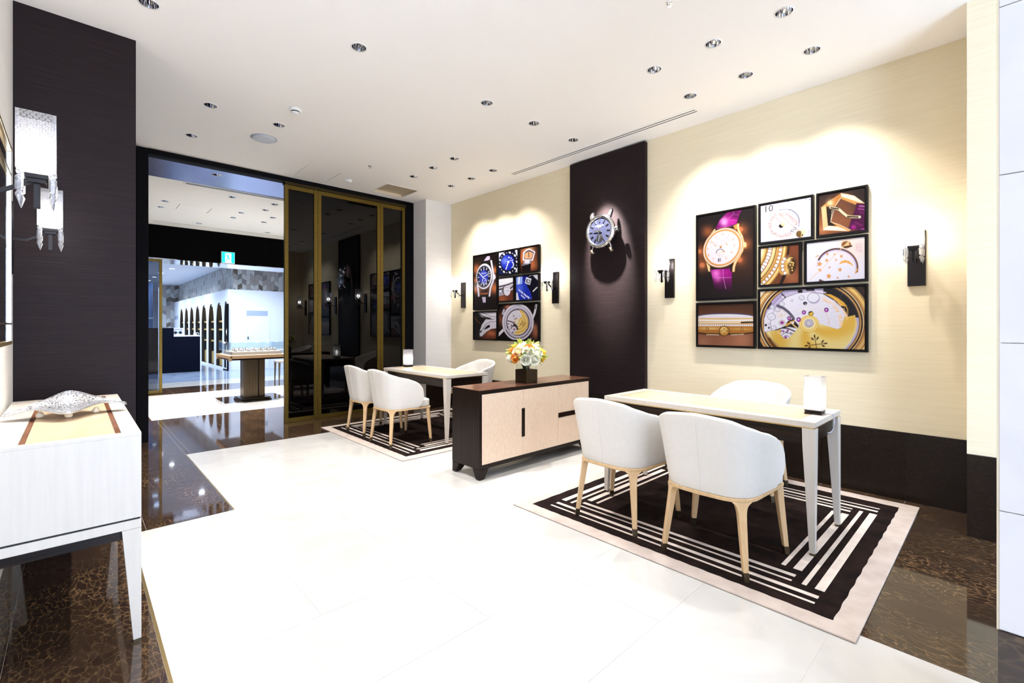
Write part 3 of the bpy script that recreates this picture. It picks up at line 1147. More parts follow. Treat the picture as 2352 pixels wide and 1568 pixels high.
# ------------------------------------------------------------------ chairs
def upath(xf, wf, wb, xb, rc, n=200):
    """right front -> round the back -> left front, dense polyline"""
    pts = []
    ax, ay = xb + rc, -wb
    for i in range(40):
        t = i / 40
        pts.append((xf + (ax - xf) * t, -(wf + (wb - wf) * t ** .9)))
    for i in range(40):
        a = math.radians(-90 - 90 * i / 40)
        pts.append((xb + rc + rc * math.cos(a), -(wb - rc) + rc * math.sin(a)))
    half = pts + [(xb - .006 * (1 - abs(1 - i / 20)), -(wb - rc) + (wb - rc) * i / 20) for i in range(20)]
    full = half + [(xb - .006, 0)] + [(x, -y) for x, y in reversed(half)]
    return full


def resample(pts, ts):
    p = np.array(pts)
    s = np.concatenate([[0], np.cumsum(np.hypot(*np.diff(p, axis=0).T))])
    s /= s[-1]
    return np.stack([np.interp(ts, s, p[:, 0]), np.interp(ts, s, p[:, 1])], 1)


def make_chair(label, group):
    t = thing('tub_chair', label, 'chair', (0, 0, RZ), 0, group)
    zs = .417 - RZ
    ts = .5 - .5 * np.cos(np.pi * np.linspace(0, 1, 65))
    ts = .55 * ts + .45 * np.linspace(0, 1, 65)
    lo = resample(upath(.100, .262, .243, -.245, .15), ts)
    hi = resample(upath(.137, .298, .283, -.312, .165), ts)
    px = np.array([-.33, -.30, -.26, -.15, -.05, .04, .075, .10, .118, .130, .136, .1372])
    pz = np.array([.832, .822, .798, .762, .738, .704, .684, .661, .636, .606, .572, .545])
    zt = np.interp(hi[:, 0], px, pz) - RZ
    zt += .012 * np.exp(-((ts - .5) / .10) ** 2)
    nv = 8

    def point(i, v, off=0.):
        e = math.exp(-(min(i, len(ts) - 1 - i) / 5.) ** 2)
        w = v + v * (1 - v) * e if 0 < v < 1 else v
        p = lo[i] * (1 - w) + hi[i] * w
        if off:
            a, b = max(i - 1, 0), min(i + 1, len(ts) - 1)
            d = (lo[b] - lo[a]) * (1 - v) + (hi[b] - hi[a]) * v
            d /= np.hypot(*d)
            p = p + np.array([-d[1], d[0]]) * off
        z = zs + (zt[i] - zs) * v
        return (p[0], p[1], z)
    TH = .036
    bm = B()
    prof = [(k / nv, 0.) for k in range(nv)] + [(.975, 0.), (1.0, -.010), (1.004, -.018), (1.0, -.026), (.975, -TH)] + [(k / nv, -TH) for k in range(nv - 1, -1, -1)]
    rings = [[bm.verts.new(point(i, v, o)) for v, o in prof] for i in range(len(ts))]
    for a, b in zip(rings, rings[1:]):
        for k in range(len(prof)):
            q = (k + 1) % len(prof)
            bm.faces.new((a[k], a[q], b[q], b[k]))
    # rounded front ends
    for r, s in ((rings[0], 1), (rings[-1], -1)):
        n = len(prof)
        for k in range(n // 2):
            f = (r[k], r[n - 1 - k], r[n - 2 - k], r[k + 1])
            if len(set(f)) == 4:
                bm.faces.new(f)
            elif len(set(f)) == 3:
                bm.faces.new(list(dict.fromkeys(f)))
    obj('shell', bm, M['leather'], t, smooth=True, bevel=.006)
    if True:
        i = (len(ts) - 1) // 2
        obj('seam', tube(B(), [point(i, v, .0002) for v in np.linspace(.01, .98, 10)], .0016, 6), M['leather'], t, smooth=True)
    # cushion
    inner = resample(upath(.15, .238, .215, -.215, .12), np.linspace(0, 1, 33))
    front = [(.112, .236), (.125, .258), (.205, .264), (.238, .246), (.250, .18), (.253, 0), (.250, -.18), (.238, -.246), (.205, -.264), (.125, -.258), (.112, -.236)]
    inner = inner[(inner[:, 0] < .105)]
    poly = [tuple(p) for p in inner] + front
    bm = prism(B(), poly, zs, .498 - RZ)
    obj('cushion', bm, M['leather'], t, bevel=.018, seg=4, smooth=True)
    # wooden rail
    outer = resample(upath(.18, .262, .246, -.249, .152), np.linspace(0, 1, 41))
    front = [(.235, .262), (.258, .235), (.262, .12), (.262, -.12), (.258, -.235), (.235, -.262)]
    bm = prism(B(), [tuple(p) for p in outer] + front, .396 - RZ, .4165 - RZ)
    obj('seat_rail', bm, M['beech'], t, bevel=.004)
    # legs with flared shoulders
    for (fx, fy, tx, ty) in ((-.232, -.226, -.191, -.185), (-.232, .226, -.191, .185), (.240, -.272, .224, -.232), (.240, .272, .224, .232)):
        bm = B()
        secs = []
        sx, sy = math.copysign(1, fx), math.copysign(1, fy)
        q = math.sqrt(.5)
        for f, ht, hn in ((.115, .0135, .0135), (.35, .0160, .0155), (.70, .0190, .0175), (.84, .0210, .0180), (.90, .0245, .0182), (.94, .0295, .0184), (.97, .038, .0186), (.988, .046, .0186), (1.0, .054, .0186)):
            if fx > 0:
                ht = min(ht, .026)
            z = (.398 - RZ) * f
            x, y = fx + (tx - fx) * f, fy + (ty - fy) * f
            ring = []
            for a_, b_ in ((-1, -1), (1, -1), (1, 1), (-1, 1)):
                ring.append((x + q * (sx * hn * b_ - sy * ht * a_), y + q * (sy * hn * b_ + sx * ht * a_), z))
            secs.append(ring)
        lg = obj('leg', loft(bm, secs), M['beech'], t, bevel=.004)
        f = .115
        obj('foot_cap', loft(B(), [[(x_ + q * (sx * w_ * b_ - sy * w_ * a_), y_ + q * (sy * w_ * b_ + sx * w_ * a_), z_) for a_, b_ in ((-1, -1), (1, -1), (1, 1), (-1, 1))] for x_, y_, z_, w_ in ((fx, fy, 0, .0122), (fx + (tx - fx) * f, fy + (ty - fy) * f, (.392 - RZ) * f, .0142))]), M['footcap'], lg)
    return t


G = 'cream tub chairs at the consultation tables'
ch = make_chair('cream leather tub chair nearest the camera with its back to us, before the near table', G)
ch.location = (2.698, 1.124, RZ)
dup(ch, (2.735, 1.785, RZ), 0, 'cream leather tub chair between the sideboard and the nearest chair, back to us')
dup(ch, (2.690, 5.360, RZ), 0, 'cream leather tub chair closest to the glass doors, back to us')
dup(ch, (2.655, 4.668, RZ), 0, 'cream leather tub chair before the far table, beside the dark sideboard')
dup(ch, (3.965, 1.445, RZ), math.pi, 'cream leather tub chair behind the near table, facing us against the wall')
dup(ch, (3.965, 5.06, RZ), math.pi, 'cream leather tub chair behind the far table, under the blue watch pictures')

# ------------------------------------------------------------------ sideboard
sb = thing('sideboard', 'dark striped wood sideboard with pale figured doors between the two tables', 'sideboard', (2.479, 3.035, 0))
W, D = 1.506, .385
bm = B()
box(bm, 0, .028, 0, D, .092, .757)
box(bm, W - .01, W, 0, D, .092, .757)
box(bm, .028, W - .01, 0, D, .092, .126)
box(bm, .028, W - .01, .02, D, .126, .724)
obj('carcass', bm, M['macassar'], sb)
obj('front_rail', box(B(), .0285, W - .0105, -.0005, .02, .724, .7565), M['macassar_h'], sb)
obj('top', box(B(), 0, W, 0, D, .7565, .7605), M['redwood'], sb, bevel=.0006)
for a, b, c, e in ((.029, .517, .127, .7235), (.519, 1.005, .127, .7235)):
    dr = obj('door', box(B(), a, b, .001, .0195, c, e), M['figured'], sb, bevel=.0008)
    if a < .1:
        obj('handle', box(B(), .500, .5385, -.0025, .0018, .293, .553), M['macassar'], dr)
for z0, z1 in ((.127, .4215), (.4235, .7235)):
    dr = obj('drawer', box(B(), 1.007, 1.4955, .001, .0195, z0, z1), M['figured'], sb, bevel=.0008)
    if z0 < .2:
        obj('handle', box(B(), 1.0085, 1.4945, -.0025, .0018, .400, .446), M['macassar_h'], dr)
for sx in (0, 1):
    for sy in (0, 1):
        def fs(x0, x1, y0, y1, z):
            if sx:
                x0, x1 = W - x1, W - x0
            if sy:
                y0, y1 = D - y1, D - y0
            return [(x0, y0, z), (x1, y0, z), (x1, y1, z), (x0, y1, z)]
        ft = obj('foot', loft(B(), [fs(.0, .06, .0, .05, .006), fs(-.0, .105, .0, .095, .090)]), M['macassar'], sb, bevel=.002)
        g = obj('glide', lathe(B(), [(.012, 0), (.012, .007)], 12), M['steel'], ft)
        g.location = (.03 if not sx else W - .03, .025 if not sy else D - .025, 0)

# vase and bouquet on it
va = thing('vase', 'square bronze flower box with glass liner on the sideboard', 'vase', (3.175, 3.172, .7607))
bm = loft(B(), [sq(0, 0, .026, .075), sq(0, 0, .1285, .075)], cap=False)
loft(bm, [sq(0, 0, .1285, .071), sq(0, 0, .034, .071)], cap=False)
box(bm, -.071, .071, -.071, .071, .028, .034)
loft(bm, [sq(0, 0, .1285, .075), sq(0, 0, .1285, .071)], cap=False)
obj('box', bm, M['bronze_d'], va)
bm = B()
box(bm, -.0755, .0755, -.0755, .0755, .018, .0262)
for cx in (-.058, .058):
    for cy in (-.058, .058):
        box(bm, cx - .0165, cx + .0165, cy - .0165, cy + .0165, 0, .018)
box(bm, -.0745, .0745, -.0745, .0745, 0, .005)
box(bm, -.066, .066, -.066, .066, .005, .018)
obj('plinth', bm, M['bronze_d'], va, bevel=.001)
for rz in (0, math.pi / 2, -math.pi / 2):
    bm = B()
    for a in (0, math.pi / 2, math.pi, -math.pi / 2):
        c, s = math.cos(a), math.sin(a)
        pts = [(.003, 0), (.011, .0095), (.0255, 0), (.011, -.0095)]
        flat(bm, [(x * c - z * s, .078 + x * s + z * c) for x, z in pts], -.0758, -.0749)
    e = obj('emblem', bm, M['emblem'], va)
    e.rotation_euler = (0, 0, rz)
bm = loft(B(), [sq(0, 0, .036, .066), sq(0, 0, .182, .066)], cap=False)
obj('glass_liner', bm, M['clear'], va)
bm = B()
for cx in (-.0655, .0655):
    for cy in (-.0655, .0655):
        box(bm, cx - .001, cx + .001, cy - .001, cy + .001, .036, .182)
obj('glass_edge', bm, M['softglass'], va)

bq = thing('bouquet', 'round bouquet of white, yellow and orange roses with green leaves', 'flowers', (3.175, 3.172, .80))
bm = B()
for k in range(16):
    a = k * 2.4
    r = .012 + .010 * (k % 3)
    tube(bm, [(r * math.cos(a), r * math.sin(a), 0), (r * .8 * math.cos(a), r * .8 * math.sin(a), .09), (.07 * math.cos(a + .4), .07 * math.sin(a + .4), .19)], .004, 6)
obj('stems', bm, M['stem'], bq, smooth=True)


def rose_mesh(name, r, m):
    bm = B()
    rings = 5
    for k in range(rings):
        f = k / (rings - 1)
        n = 3 + k
        for i in range(n):
            a0 = 2 * math.pi * i / n + k * .7
            w = 2 * math.pi / n * .72
            rad = r * (.18 + .82 * f)
            hgt = r * (1.15 - .75 * f)
            cols = []
            for s in np.linspace(-1, 1, 5):
                a = a0 + s * w
                col = []
                for q, (rr, zz) in enumerate(((.35, -.55), (.85, -.25), (1.0, .2), (1.0 + .12 * f, .75), (1.04 + .25 * f, 1.0))):
                    rr2 = rad * rr * (1 - .08 * abs(s)) if k else rad * (.6 + .3 * rr)
                    z = hgt * zz * (1 - .18 * s * s) - r * .1 * f
                    col.append(bm.verts.new((rr2 * math.cos(a), rr2 * math.sin(a), z)))
                cols.append(col)
            for c0, c1 in zip(cols, cols[1:]):
                for q in range(4):
                    bm.faces.new((c0[q], c1[q], c1[q + 1], c0[q + 1]))
    me = bpy.data.meshes.new(name)
    bm.to_mesh(me)
    bm.free()
    me.materials.append(m)
    me.polygons.foreach_set('use_smooth', [True] * len(me.polygons))
    return me


RM = {k: rose_mesh('rose', .040, M['rose_' + k]) for k in 'wyop'}
bm = B()
n = 7
top = []
for s in (-1, 0, 1):
    top.append([bm.verts.new((.075 * i / n, s * .017 * math.sin(math.pi * min(i / n + .03, 1)) ** .8, .012 * math.sin(2.4 * i / n) + .004 * abs(s))) for i in range(n + 1)])
for a, b in zip(top, top[1:]):
    for i in range(n):
        bm.faces.new((a[i], a[i + 1], b[i + 1], b[i]))
lm = bpy.data.meshes.new('leaf')
bm.to_mesh(lm)
bm.free()
lm.materials.append(M['leaf'])
lm2 = lm.copy()
lm2.materials.clear()
lm2.materials.append(M['leaf_y'])
rnd = random.Random(3)
order = 'wwywowwyywywopwwyywywowy'
cen = Vector((0, 0, .215))


def put(me, name, p, d, sc, roll):
    o = bpy.data.objects.new(name, me)
    COL.objects.link(o)
    o.parent = bq
    o.location = p
    o.scale = (sc, sc, sc)
    q = Vector(d).to_track_quat('Z' if name == 'rose' else 'X', 'X' if name == 'rose' else 'Z')
    o.rotation_euler = (q.to_matrix() @ Matrix.Rotation(roll, 3, 'Z' if name == 'rose' else 'X')).to_euler()


k = 0
for (el, cnt) in ((-8, 9), (22, 8), (50, 6), (78, 3)):
    for i in range(cnt):
        a = 2 * math.pi * (i + .5 * (cnt % 2)) / cnt + rnd.uniform(-.15, .15)
        e = math.radians(el + rnd.uniform(-5, 5))
        d = Vector((math.cos(a) * math.cos(e), math.sin(a) * math.cos(e), math.sin(e)))
        p = cen + Vector((d.x * .150, d.y * .150, d.z * .105))
        put(RM[order[k % len(order)]], 'rose', p, d, rnd.uniform(.85, 1.2), rnd.uniform(0, 6))
        k += 1
for i in range(46):
    a = rnd.uniform(0, 6.283)
    e = math.radians(rnd.uniform(-28, 75))
    d = Vector((math.cos(a) * math.cos(e), math.sin(a) * math.cos(e), math.sin(e)))
    p = cen + Vector((d.x * .135, d.y * .135, d.z * .10))
    put(lm if rnd.random() < .45 else lm2, 'leaf', p, d + Vector((0, 0, rnd.uniform(-.3, .3))), rnd.uniform(.8, 1.25), rnd.uniform(-.8, .8))


# ------------------------------------------------------------------ table lamps
def table_lamp(loc, label):
    t = thing('table_lamp', label, 'lamp', loc, 0, 'square crystal table lamps')
    bm = B()
    box(bm, -.046, .046, -.046, .046, 0, .012)
    box(bm, -.042, .042, -.042, .042, .012, .016)
    box(bm, -.046, .046, -.046, .046, .016, .026)
    obj('base', bm, M['blackmetal'], t, bevel=.0015)
    s = .049
    bm = B()
    for a in ((-s, s, -s, -s + .007), (-s, s, s - .007, s), (-s, -s + .007, -s + .007, s - .007), (s - .007, s, -s + .007, s - .007)):
        box(bm, *a, .0265, .232)
    obj('crystal_shade', bm, M['crystal_b'], t)
    obj('bulb', lathe(B(), [(.004, .055), (.018, .07), (.020, .11), (.014, .135), (.003, .142)], 14), M['bulbsoft'], t, smooth=True)
    return t


tl = table_lamp((3.338, .81, .7622), 'square cut crystal lamp on the right end of the near table')
pts = [(.046, .0, .006), (.10, -.002, .005), (.16, -.03, .004), (.222, -.066, .005), (.243, -.088, .002), (.245, -.098, -.03), (.236, -.096, -.07), (.20, -.085, -.105), (.15, -.05, -.10)]
pts = [(.01, -.046, .007), (.03, -.066, .006), (.05, -.083, .003), (.056, -.0875, -.018), (.054, -.090, -.055), (.044, -.088, -.085), (.025, -.080, -.105), (.0, -.066, -.110)]
obj('cord', tube(B(), pts, .003, 8), M['cable'], tl, smooth=True)
table_lamp((3.262, 5.505, .7622), 'square cut crystal lamp on the far table by the glass doors')


# ------------------------------------------------------------------ sconces
def sconce(xw, y, s, label):
    """s = -1: arm reaches towards -x (right wall), +1: towards +x (left wall)"""
    t = thing('wall_sconce', label, 'wall lamp', (xw, y, 1.60), 0, 'crystal wall sconces')
    bx = lambda b, a0, a1, *r: box(b, min(s * a0, s * a1), max(s * a0, s * a1), *r)
    obj('backplate', bx(B(), .0005, .026, -.051, .051, 0, .404), M['blackmetal'], t, bevel=.002)
    bm = B()
    bar(bm, (s * .02, 0, .20), (s * .075, 0, .195), .014, .014)
    bar(bm, (s * .073, 0, .194), (s * .158, 0, .247), .014, .014)
    obj('arm', bm, M['blackmetal'], t, bevel=.001)
    bm = B()
    bx(bm, .143, .207, -.032, .032, .258, .274)
    bx(bm, .150, .200, -.025, .025, .243, .258)
    bx(bm, .166, .184, -.009, .009, .150, .243)
    obj('cup', bm, M['blackmetal'], t, bevel=.001)
    h, cx = .054, s * .175
    bm = B()
    for a in ((cx - h, cx + h, -h, -h + .008), (cx - h, cx + h, h - .008, h), (cx - h, cx - h + .008, -h + .008, h - .008), (cx + h - .008, cx + h, -h + .008, h - .008)):
        box(bm, *a, .285, .500)
    loft(bm, [sq(cx, 0, .274, .040), sq(cx, 0, .285, h - .001)], cap=True)
    obj('crystal_shade', bm, M['crystal'], t)
    o = obj('bulb', lathe(B(), [(.004, .300), (.017, .312), (.019, .355), (.013, .385), (.003, .395)], 14), M['bulb'], t, smooth=True)
    o.location = (cx, 0, 0)
    pl = bpy.data.lights.new('lamp_glow', 'POINT')
    pl.energy = 6.5
    pl.color = (1, .93, .87)
    pl.shadow_soft_size = .03
    po = bpy.data.objects.new('lamp_glow', pl)
    COL.objects.link(po)
    po.location = (xw + cx, y, 1.95)
    for dx in (-1, 1):
        for dy in (-1, 1):
            px, py = cx + dx * .044, dy * .044
            bm = B()
            lathe(bm, [(.001, .283), (.007, .279), (.010, .271), (.007, .263), (.001, .259)], 8, px, py)
            loft(bm, [circ(px, py, .258, .006, 6), circ(px, py, .252, .0115, 6), circ(px, py, .208, .0115, 6), circ(px, py, .203, .006, 6)])
            loft(bm, [circ(px, py, .202, .005, 6), circ(px, py, .188, .0115, 6), circ(px, py, .152, .001, 6)])
            obj('crystal_drop', bm, M['prism'], t)
    return t


sconce(XW, .450, -1, 'crystal wall lamp nearest the stone pillar, beside the purple strap pictures')
sconce(XW, 2.402, -1, 'crystal wall lamp between the dark panel and the purple strap watch picture')
sconce(XW, 3.985, -1, 'crystal wall lamp between the blue watch pictures and the dark panel')
sconce(XW, 5.940, -1, 'crystal wall lamp in the far corner beside the pier')
sconce(XL, 2.525, 1, 'large nearer crystal wall lamp before the dark fabric wall')
sconce(XL, 3.860, 1, 'farther crystal wall lamp against the dark fabric wall')

# ------------------------------------------------------------------ console on the left with the silver dish
cs = thing('console_cabinet', 'pale maple console cabinet on tall tapered legs at the left wall', 'cabinet', (-.262, 2.457, 0))
W, D, Z = .463, 1.50, .863
bm = B()
box(bm, 0, W, .0, D, .514, Z - .012)
obj('body', bm, M['maple'], cs, bevel=.001)
for a in ((0.0002, W * .51, -.0012, 0.0), (W * .51, W - .0002, -.0016, 0.0)):
    obj('veneer_panel', box(B(), *a, .5145, Z - .0125), M['maple'], cs)
bm = B()
for a in ((0, W, 0, .04), (0, W, D - .06, D), (0, .108, .04, D - .06), (W - .062, W, .04, D - .06)):
    box(bm, *a, Z - .012, Z)
obj('top_border', bm, M['maple'], cs)
obj('top_inlay', box(B(), .126, W - .080, .041, D - .061, Z - .012, Z - .0005), M['maple_y'], cs)
for a, b in ((.109, .125), (W - .079, W - .063)):
    obj('inlay_strip', box(B(), a, b, .041, D - .061, Z - .012, Z - .0003), M['inlay'], cs)
obj('shadow_gap', box(B(), .004, W - .004, .004, D - .004, .506, .5145), M['slot'], cs)
obj('base_frame', box(B(), 0, W, 0, D, .470, .506), M['maple'], cs, bevel=.001)
obj('apron', box(B(), .03, W - .03, .03, D - .03, .425, .470), M['macassar_h'], cs)
for sx in (0, 1):
    for sy in (0, 1):
        def sec(w, zz):
            ax, bx = (0, w) if sx == 0 else (W - w, W)
            ay, by = (0, w) if sy == 0 else (D - w, D)
            return [(ax, ay, zz), (bx, ay, zz), (bx, by, zz), (ax, by, zz)]
        lg = obj('leg', loft(B(), [sec(.026, .012), sec(.062, .469)]), M['maple'], cs, bevel=.001)
        obj('foot_cap', loft(B(), [sec(.024, 0), sec(.0255, .0125)]), M['footcap'], lg)

ds = thing('silver_dish', 'wavy leaf shaped hammered silver dish on the console cabinet', 'dish', (-.022, 3.165, .8632))
bm = B()
N1, N2 = 56, 14
grid = []
for i in range(N1 + 1):
    u = -1 + 2 * i / N1
    x = u * .218
    w = .036 + .165 * math.exp(-(u / .40) ** 2)
    w *= min(1, (1 - abs(u)) * 9 + .30) ** .5
    zc = .026 + .024 * math.sin(math.pi * min(1, abs(u)) * .88) ** 2 + .004 * u
    row = []
    for j in range(N2 + 1):
        v = -1 + 2 * j / N2
        curl = (.030 * math.exp(-(u / .42) ** 2) + .002) * abs(v) ** 2.0
        row.append((x, v * w + .014 * math.sin(u * 3), zc + curl * (2.3 if v > 0 else .35)))
    grid.append(row)
for dz, flip in ((0, 0), (-.0035, 1)):
    vv = [[bm.verts.new((p[0], p[1], p[2] + dz)) for p in r] for r in grid]
    for a, b in zip(vv, vv[1:]):
        for j in range(N2):
            f = (a[j], b[j], b[j + 1], a[j + 1])
            bm.faces.new(f[::-1] if flip else f)
    if dz == 0:
        topv = vv
bot = vv
loop = lambda q: [r[0] for r in q] + q[-1][1:] + [r[-1] for r in reversed(q[:-1])] + q[0][-2:0:-1]
la, lb = loop(topv), loop(bot)
for i in range(len(la)):
    j = (i + 1) % len(la)
    bm.faces.new((la[i], la[j], lb[j], lb[i]))
obj('dish', bm, M['silver'], ds, smooth=True)
edge = [Vector(p) for p in [r[0] for r in grid] + [r[-1] for r in reversed(grid)]]
bm = B()
tube(bm, [tuple(p) for p in edge] + [tuple(edge[0])], .0026, 6)
obj('rim', bm, M['silver_e'], ds, smooth=True)
for (x, y) in ((0, -.085), (-.10, .0), (.10, .0)):
    bm = lathe(B(), [(.002, 0), (.012, .003), (.016, .0125), (.012, .022), (.006, .030)], 16)
    o = obj('ball_foot', bm, M['pearl'], ds, smooth=True)
    o.location = (x, y, 0)

# dark glazed picture between the left wall lamps
fr = thing('glazed_picture', 'dark glazed wall picture with chrome edge on the left wall', 'picture', (XL, 3.14, 1.215))
obj('back_panel', box(B(), .001, .02, -.325, .325, 0, .985), M['backing'], fr)
for a in ((-.33, .33, -.004, .014), (-.33, .33, .972, .99)):
    obj('frame_rail', box(B(), .001, .048, *a), M['brass'], fr, bevel=.001)
obj('frame_rail', box(B(), .001, .046, -.33, .33, .095, .104), M['footcap'], fr)
obj('frame_rail', box(B(), .001, .046, -.33, .33, .845, .856), M['brass'], fr)
for a in ((-.33, -.314), (.314, .33)):
    obj('frame_stile', box(B(), .001, .046, *a, .0142, .9718), M['chrome'], fr, bevel=.001)
obj('glass_pane', box(B(), .0360, .0370, -.314, .314, .0145, .9715), M['clear'], fr)

# ------------------------------------------------------------------ dark panel and big watch
struct('wall_right_panel', box(B(), 4.478, XW - .0005, 2.668, 3.711, .512, 3.303), M['darkcloth'], bevel=.002)
wt = thing('wall_watch', 'giant steel wristwatch case with slate dial mounted on the dark fabric panel', 'wall clock', (4.478, 3.16, 2.385))
# built facing -x: local x out of the wall (negative), y, z
R = .192


def ringx(r, x, n=56, dy=0., dz=0.):
    return [(x, dy + r * math.cos(2 * math.pi * i / n), dz + r * math.sin(2 * math.pi * i / n)) for i in range(n)]


def lathex(bm, prof, n=56, dy=0., dz=0., cap=True):
    return loft(bm, [ringx(r, x, n, dy, dz) for r, x in prof], cap)


XO = -.085   # the case floats off the panel
obj('mount', lathex(B(), [(.05, 0), (.05, XO)], 20), M['blackmetal'], wt)
obj('case', lathex(B(), [(R - .03, XO), (R - .006, XO - .012), (R, XO - .03), (R, XO - .046), (R - .004, XO - .052)]), M['steel'], wt, smooth=True, bevel=.002)
bm = lathex(B(), [(R - .004, XO - .052), (R - .010, XO - .066), (R - .022, XO - .072), (R - .036, XO - .066), (R - .042, XO - .050)], cap=False)
obj('bezel', bm, M['chrome'], wt, smooth=True)
obj('dial', lathex(B(), [(R - .040, XO - .054), (R - .040, XO - .0555)]), M['dialblue'], wt)
XD = XO - .0557
for hmk in range(12):
    if hmk == 6:
        continue
    a = math.radians(90 - 30 * hmk)
    r0, r1 = (.098, .138)
    bm = B()
    w = .0055 if hmk else .009
    c, s_ = math.cos(a), math.sin(a)
    prs = []
    for rr, ww in ((r0, w * .7), (r1, w)):
        prs += [(rr * c - ww * s_, rr * s_ + ww * c), (rr * c + ww * s_, rr * s_ - ww * c)]
    q = [prs[0], prs[1], prs[3], prs[2]]
    # clockwise seen from the room: local y is mirrored
    loft(bm, [[(x, -y, z) for y, z in q] for x in (XD, XD - .006)])
    obj('hour_marker', bm, M['chrome'], wt)
for (ang, ln, w) in ((276, .085, .009), (188, .132, .007)):
    a = math.radians(90 - ang)
    c, s_ = math.cos(a), math.sin(a)
    q = []
    for rr, ww in ((-.03, w * .6), (.0, w), (ln * .8, w * .55), (ln, .001)):
        q.append((rr * c - ww * s_, rr * s_ + ww * c, rr * c + ww * s_, rr * s_ - ww * c))
    poly = [(p[0], p[1]) for p in q] + [(p[2], p[3]) for p in reversed(q)]
    bm = loft(B(), [[(x, -y, z) for y, z in poly] for x in (XD - .009, XD - .012)])
    obj('hand', bm, M['chrome'], wt)
obj('hand_hub', lathex(B(), [(.010, XD), (.010, XD - .014), (.004, XD - .016)], 16), M['chrome'], wt)
bm = B()
loft(bm, [ringx(.046, XD - .0005, 28, 0, -.082), ringx(.046, XD - .0015, 28, 0, -.082)])
obj('subdial', bm, M['steel'], wt)
bm = B()
for k in range(12):
    a = k * math.pi / 6
    y, z = .037 * math.cos(a), -.082 + .037 * math.sin(a)
    box(bm, XD - .0025, XD - .0015, y - .002, y + .002, z - .004, z + .004)
obj('subdial_marks', bm, M['blackmetal'], wt)
TX = Matrix(((0, 0, -1, 0), (-1, 0, 0, 0), (0, 1, 0, 0), (0, 0, 0, 1)))
bm = B()
add_text(bm, 'PATEK PHILIPPE', .0165, Matrix.Translation((XD - .002, 0, .060)) @ TX, .001)
add_text(bm, 'GENEVE', .0125, Matrix.Translation((XD - .002, 0, .045)) @ TX, .001)
obj('dial_lettering', bm, plain((240, 240, 245)), wt)
for sy in (-1, 1):
    for sz in (-1, 1):
        bm = B()
        secs = []
        for dy, dz, xo, hw, hx in ((.098, .130, -.030, .034, .020), (.118, .165, -.030, .027, .020), (.128, .198, -.022, .020, .019), (.130, .226, -.008, .016, .016), (.128, .244, .006, .011, .011)):
            cx_ = XO + xo
            secs.append([(cx_ - hx, sy * dy - hw, sz * dz), (cx_ + hx, sy * dy - hw, sz * dz), (cx_ + hx, sy * dy + hw, sz * dz), (cx_ - hx, sy * dy + hw, sz * dz)])
        obj('lug', loft(bm, secs), M['steel'], wt, bevel=.008, seg=3)
        if sz < 0:
            o = obj('lug_screw', lathe(B(), [(.009, -.019), (.009, .019)], 14), M['brass'], wt)
            o.rotation_euler = (math.radians(90), 0, 0)
            o.location = (XO - .006, sy * .129, sz * .228)
bm = lathe(B(), [(.012, 0), (.012, .012), (.030, .014), (.032, .020), (.032, .044), (.028, .050), (.010, .052)], 20)
o = obj('crown', bm, M['steel'], wt, smooth=False, bevel=.001)
o.rotation_euler = (math.radians(90), 0, 0)
o.location = (XO - .03, -R + .004, 0)

# ------------------------------------------------------------------ ceiling fittings
dl = None
DLAB = ['chrome downlight before the dark fabric wall, cut by the top edge of the photo',
        'lone chrome downlight over the middle of the white floor',
        'chrome downlight nearest the dark wall, second row before the doorway',
        'chrome downlight between smoke detector and round speaker grille',
        'chrome downlight nearest the dark wall, last before the doorway',
        'chrome downlight in line with the sideboard, farthest out from the dark panel',
        'middle chrome downlight of the three before the dark panel',
        'chrome downlight closest to the dark panel, beside the slot diffuser']
RW = ['outer row over the near table, %s of three', 'wall row above the purple strap pictures, %s of three', 'outer row over the far table, %s of three', 'wall row above the blue watch pictures, %s of three']
for r_ in range(4):
    for k_ in ('nearest', 'middle', 'farthest'):
        DLAB.append('chrome downlight in the ' + RW[r_] % k_)
for i, (x, y, *_r) in enumerate(DOWN):
    lab = DLAB[i]
    if dl is None:
        dl = thing('downlight', lab, 'downlight', (x, y, H), 0, 'recessed downlights in the shop ceiling')
        bm = lathe(B(), [(.0500, -.0025), (.0585, -.0025), (.0590, 0), (.0500, .001)], 28, cap=False)
        obj('trim_ring', bm, M['whiteplastic'], dl, smooth=True)
        bm = B()
        rings = [circ(0, 0, z, r, 28) for r, z in ((.050, 0.0), (.047, .025), (.038, .055), (.026, .075))]
        loft(bm, rings, cap=False)
        obj('reflector', bm, M['reflector'], dl, smooth=True)
        obj('lamp', lathe(B(), [(.026, .074), (.026, .080)], 16), M['black'], dl)
    else:
        dup(dl, (x, y, H), None, lab)
for i, (x, y) in enumerate(DL2 + [(1.335, 6.985)]):
    dup(dl, (x, y, Z2 if i < len(DL2) else 3.262), None, 'recessed chrome downlight in the ceiling beyond the doorway', 'recessed downlights beyond the doorway')

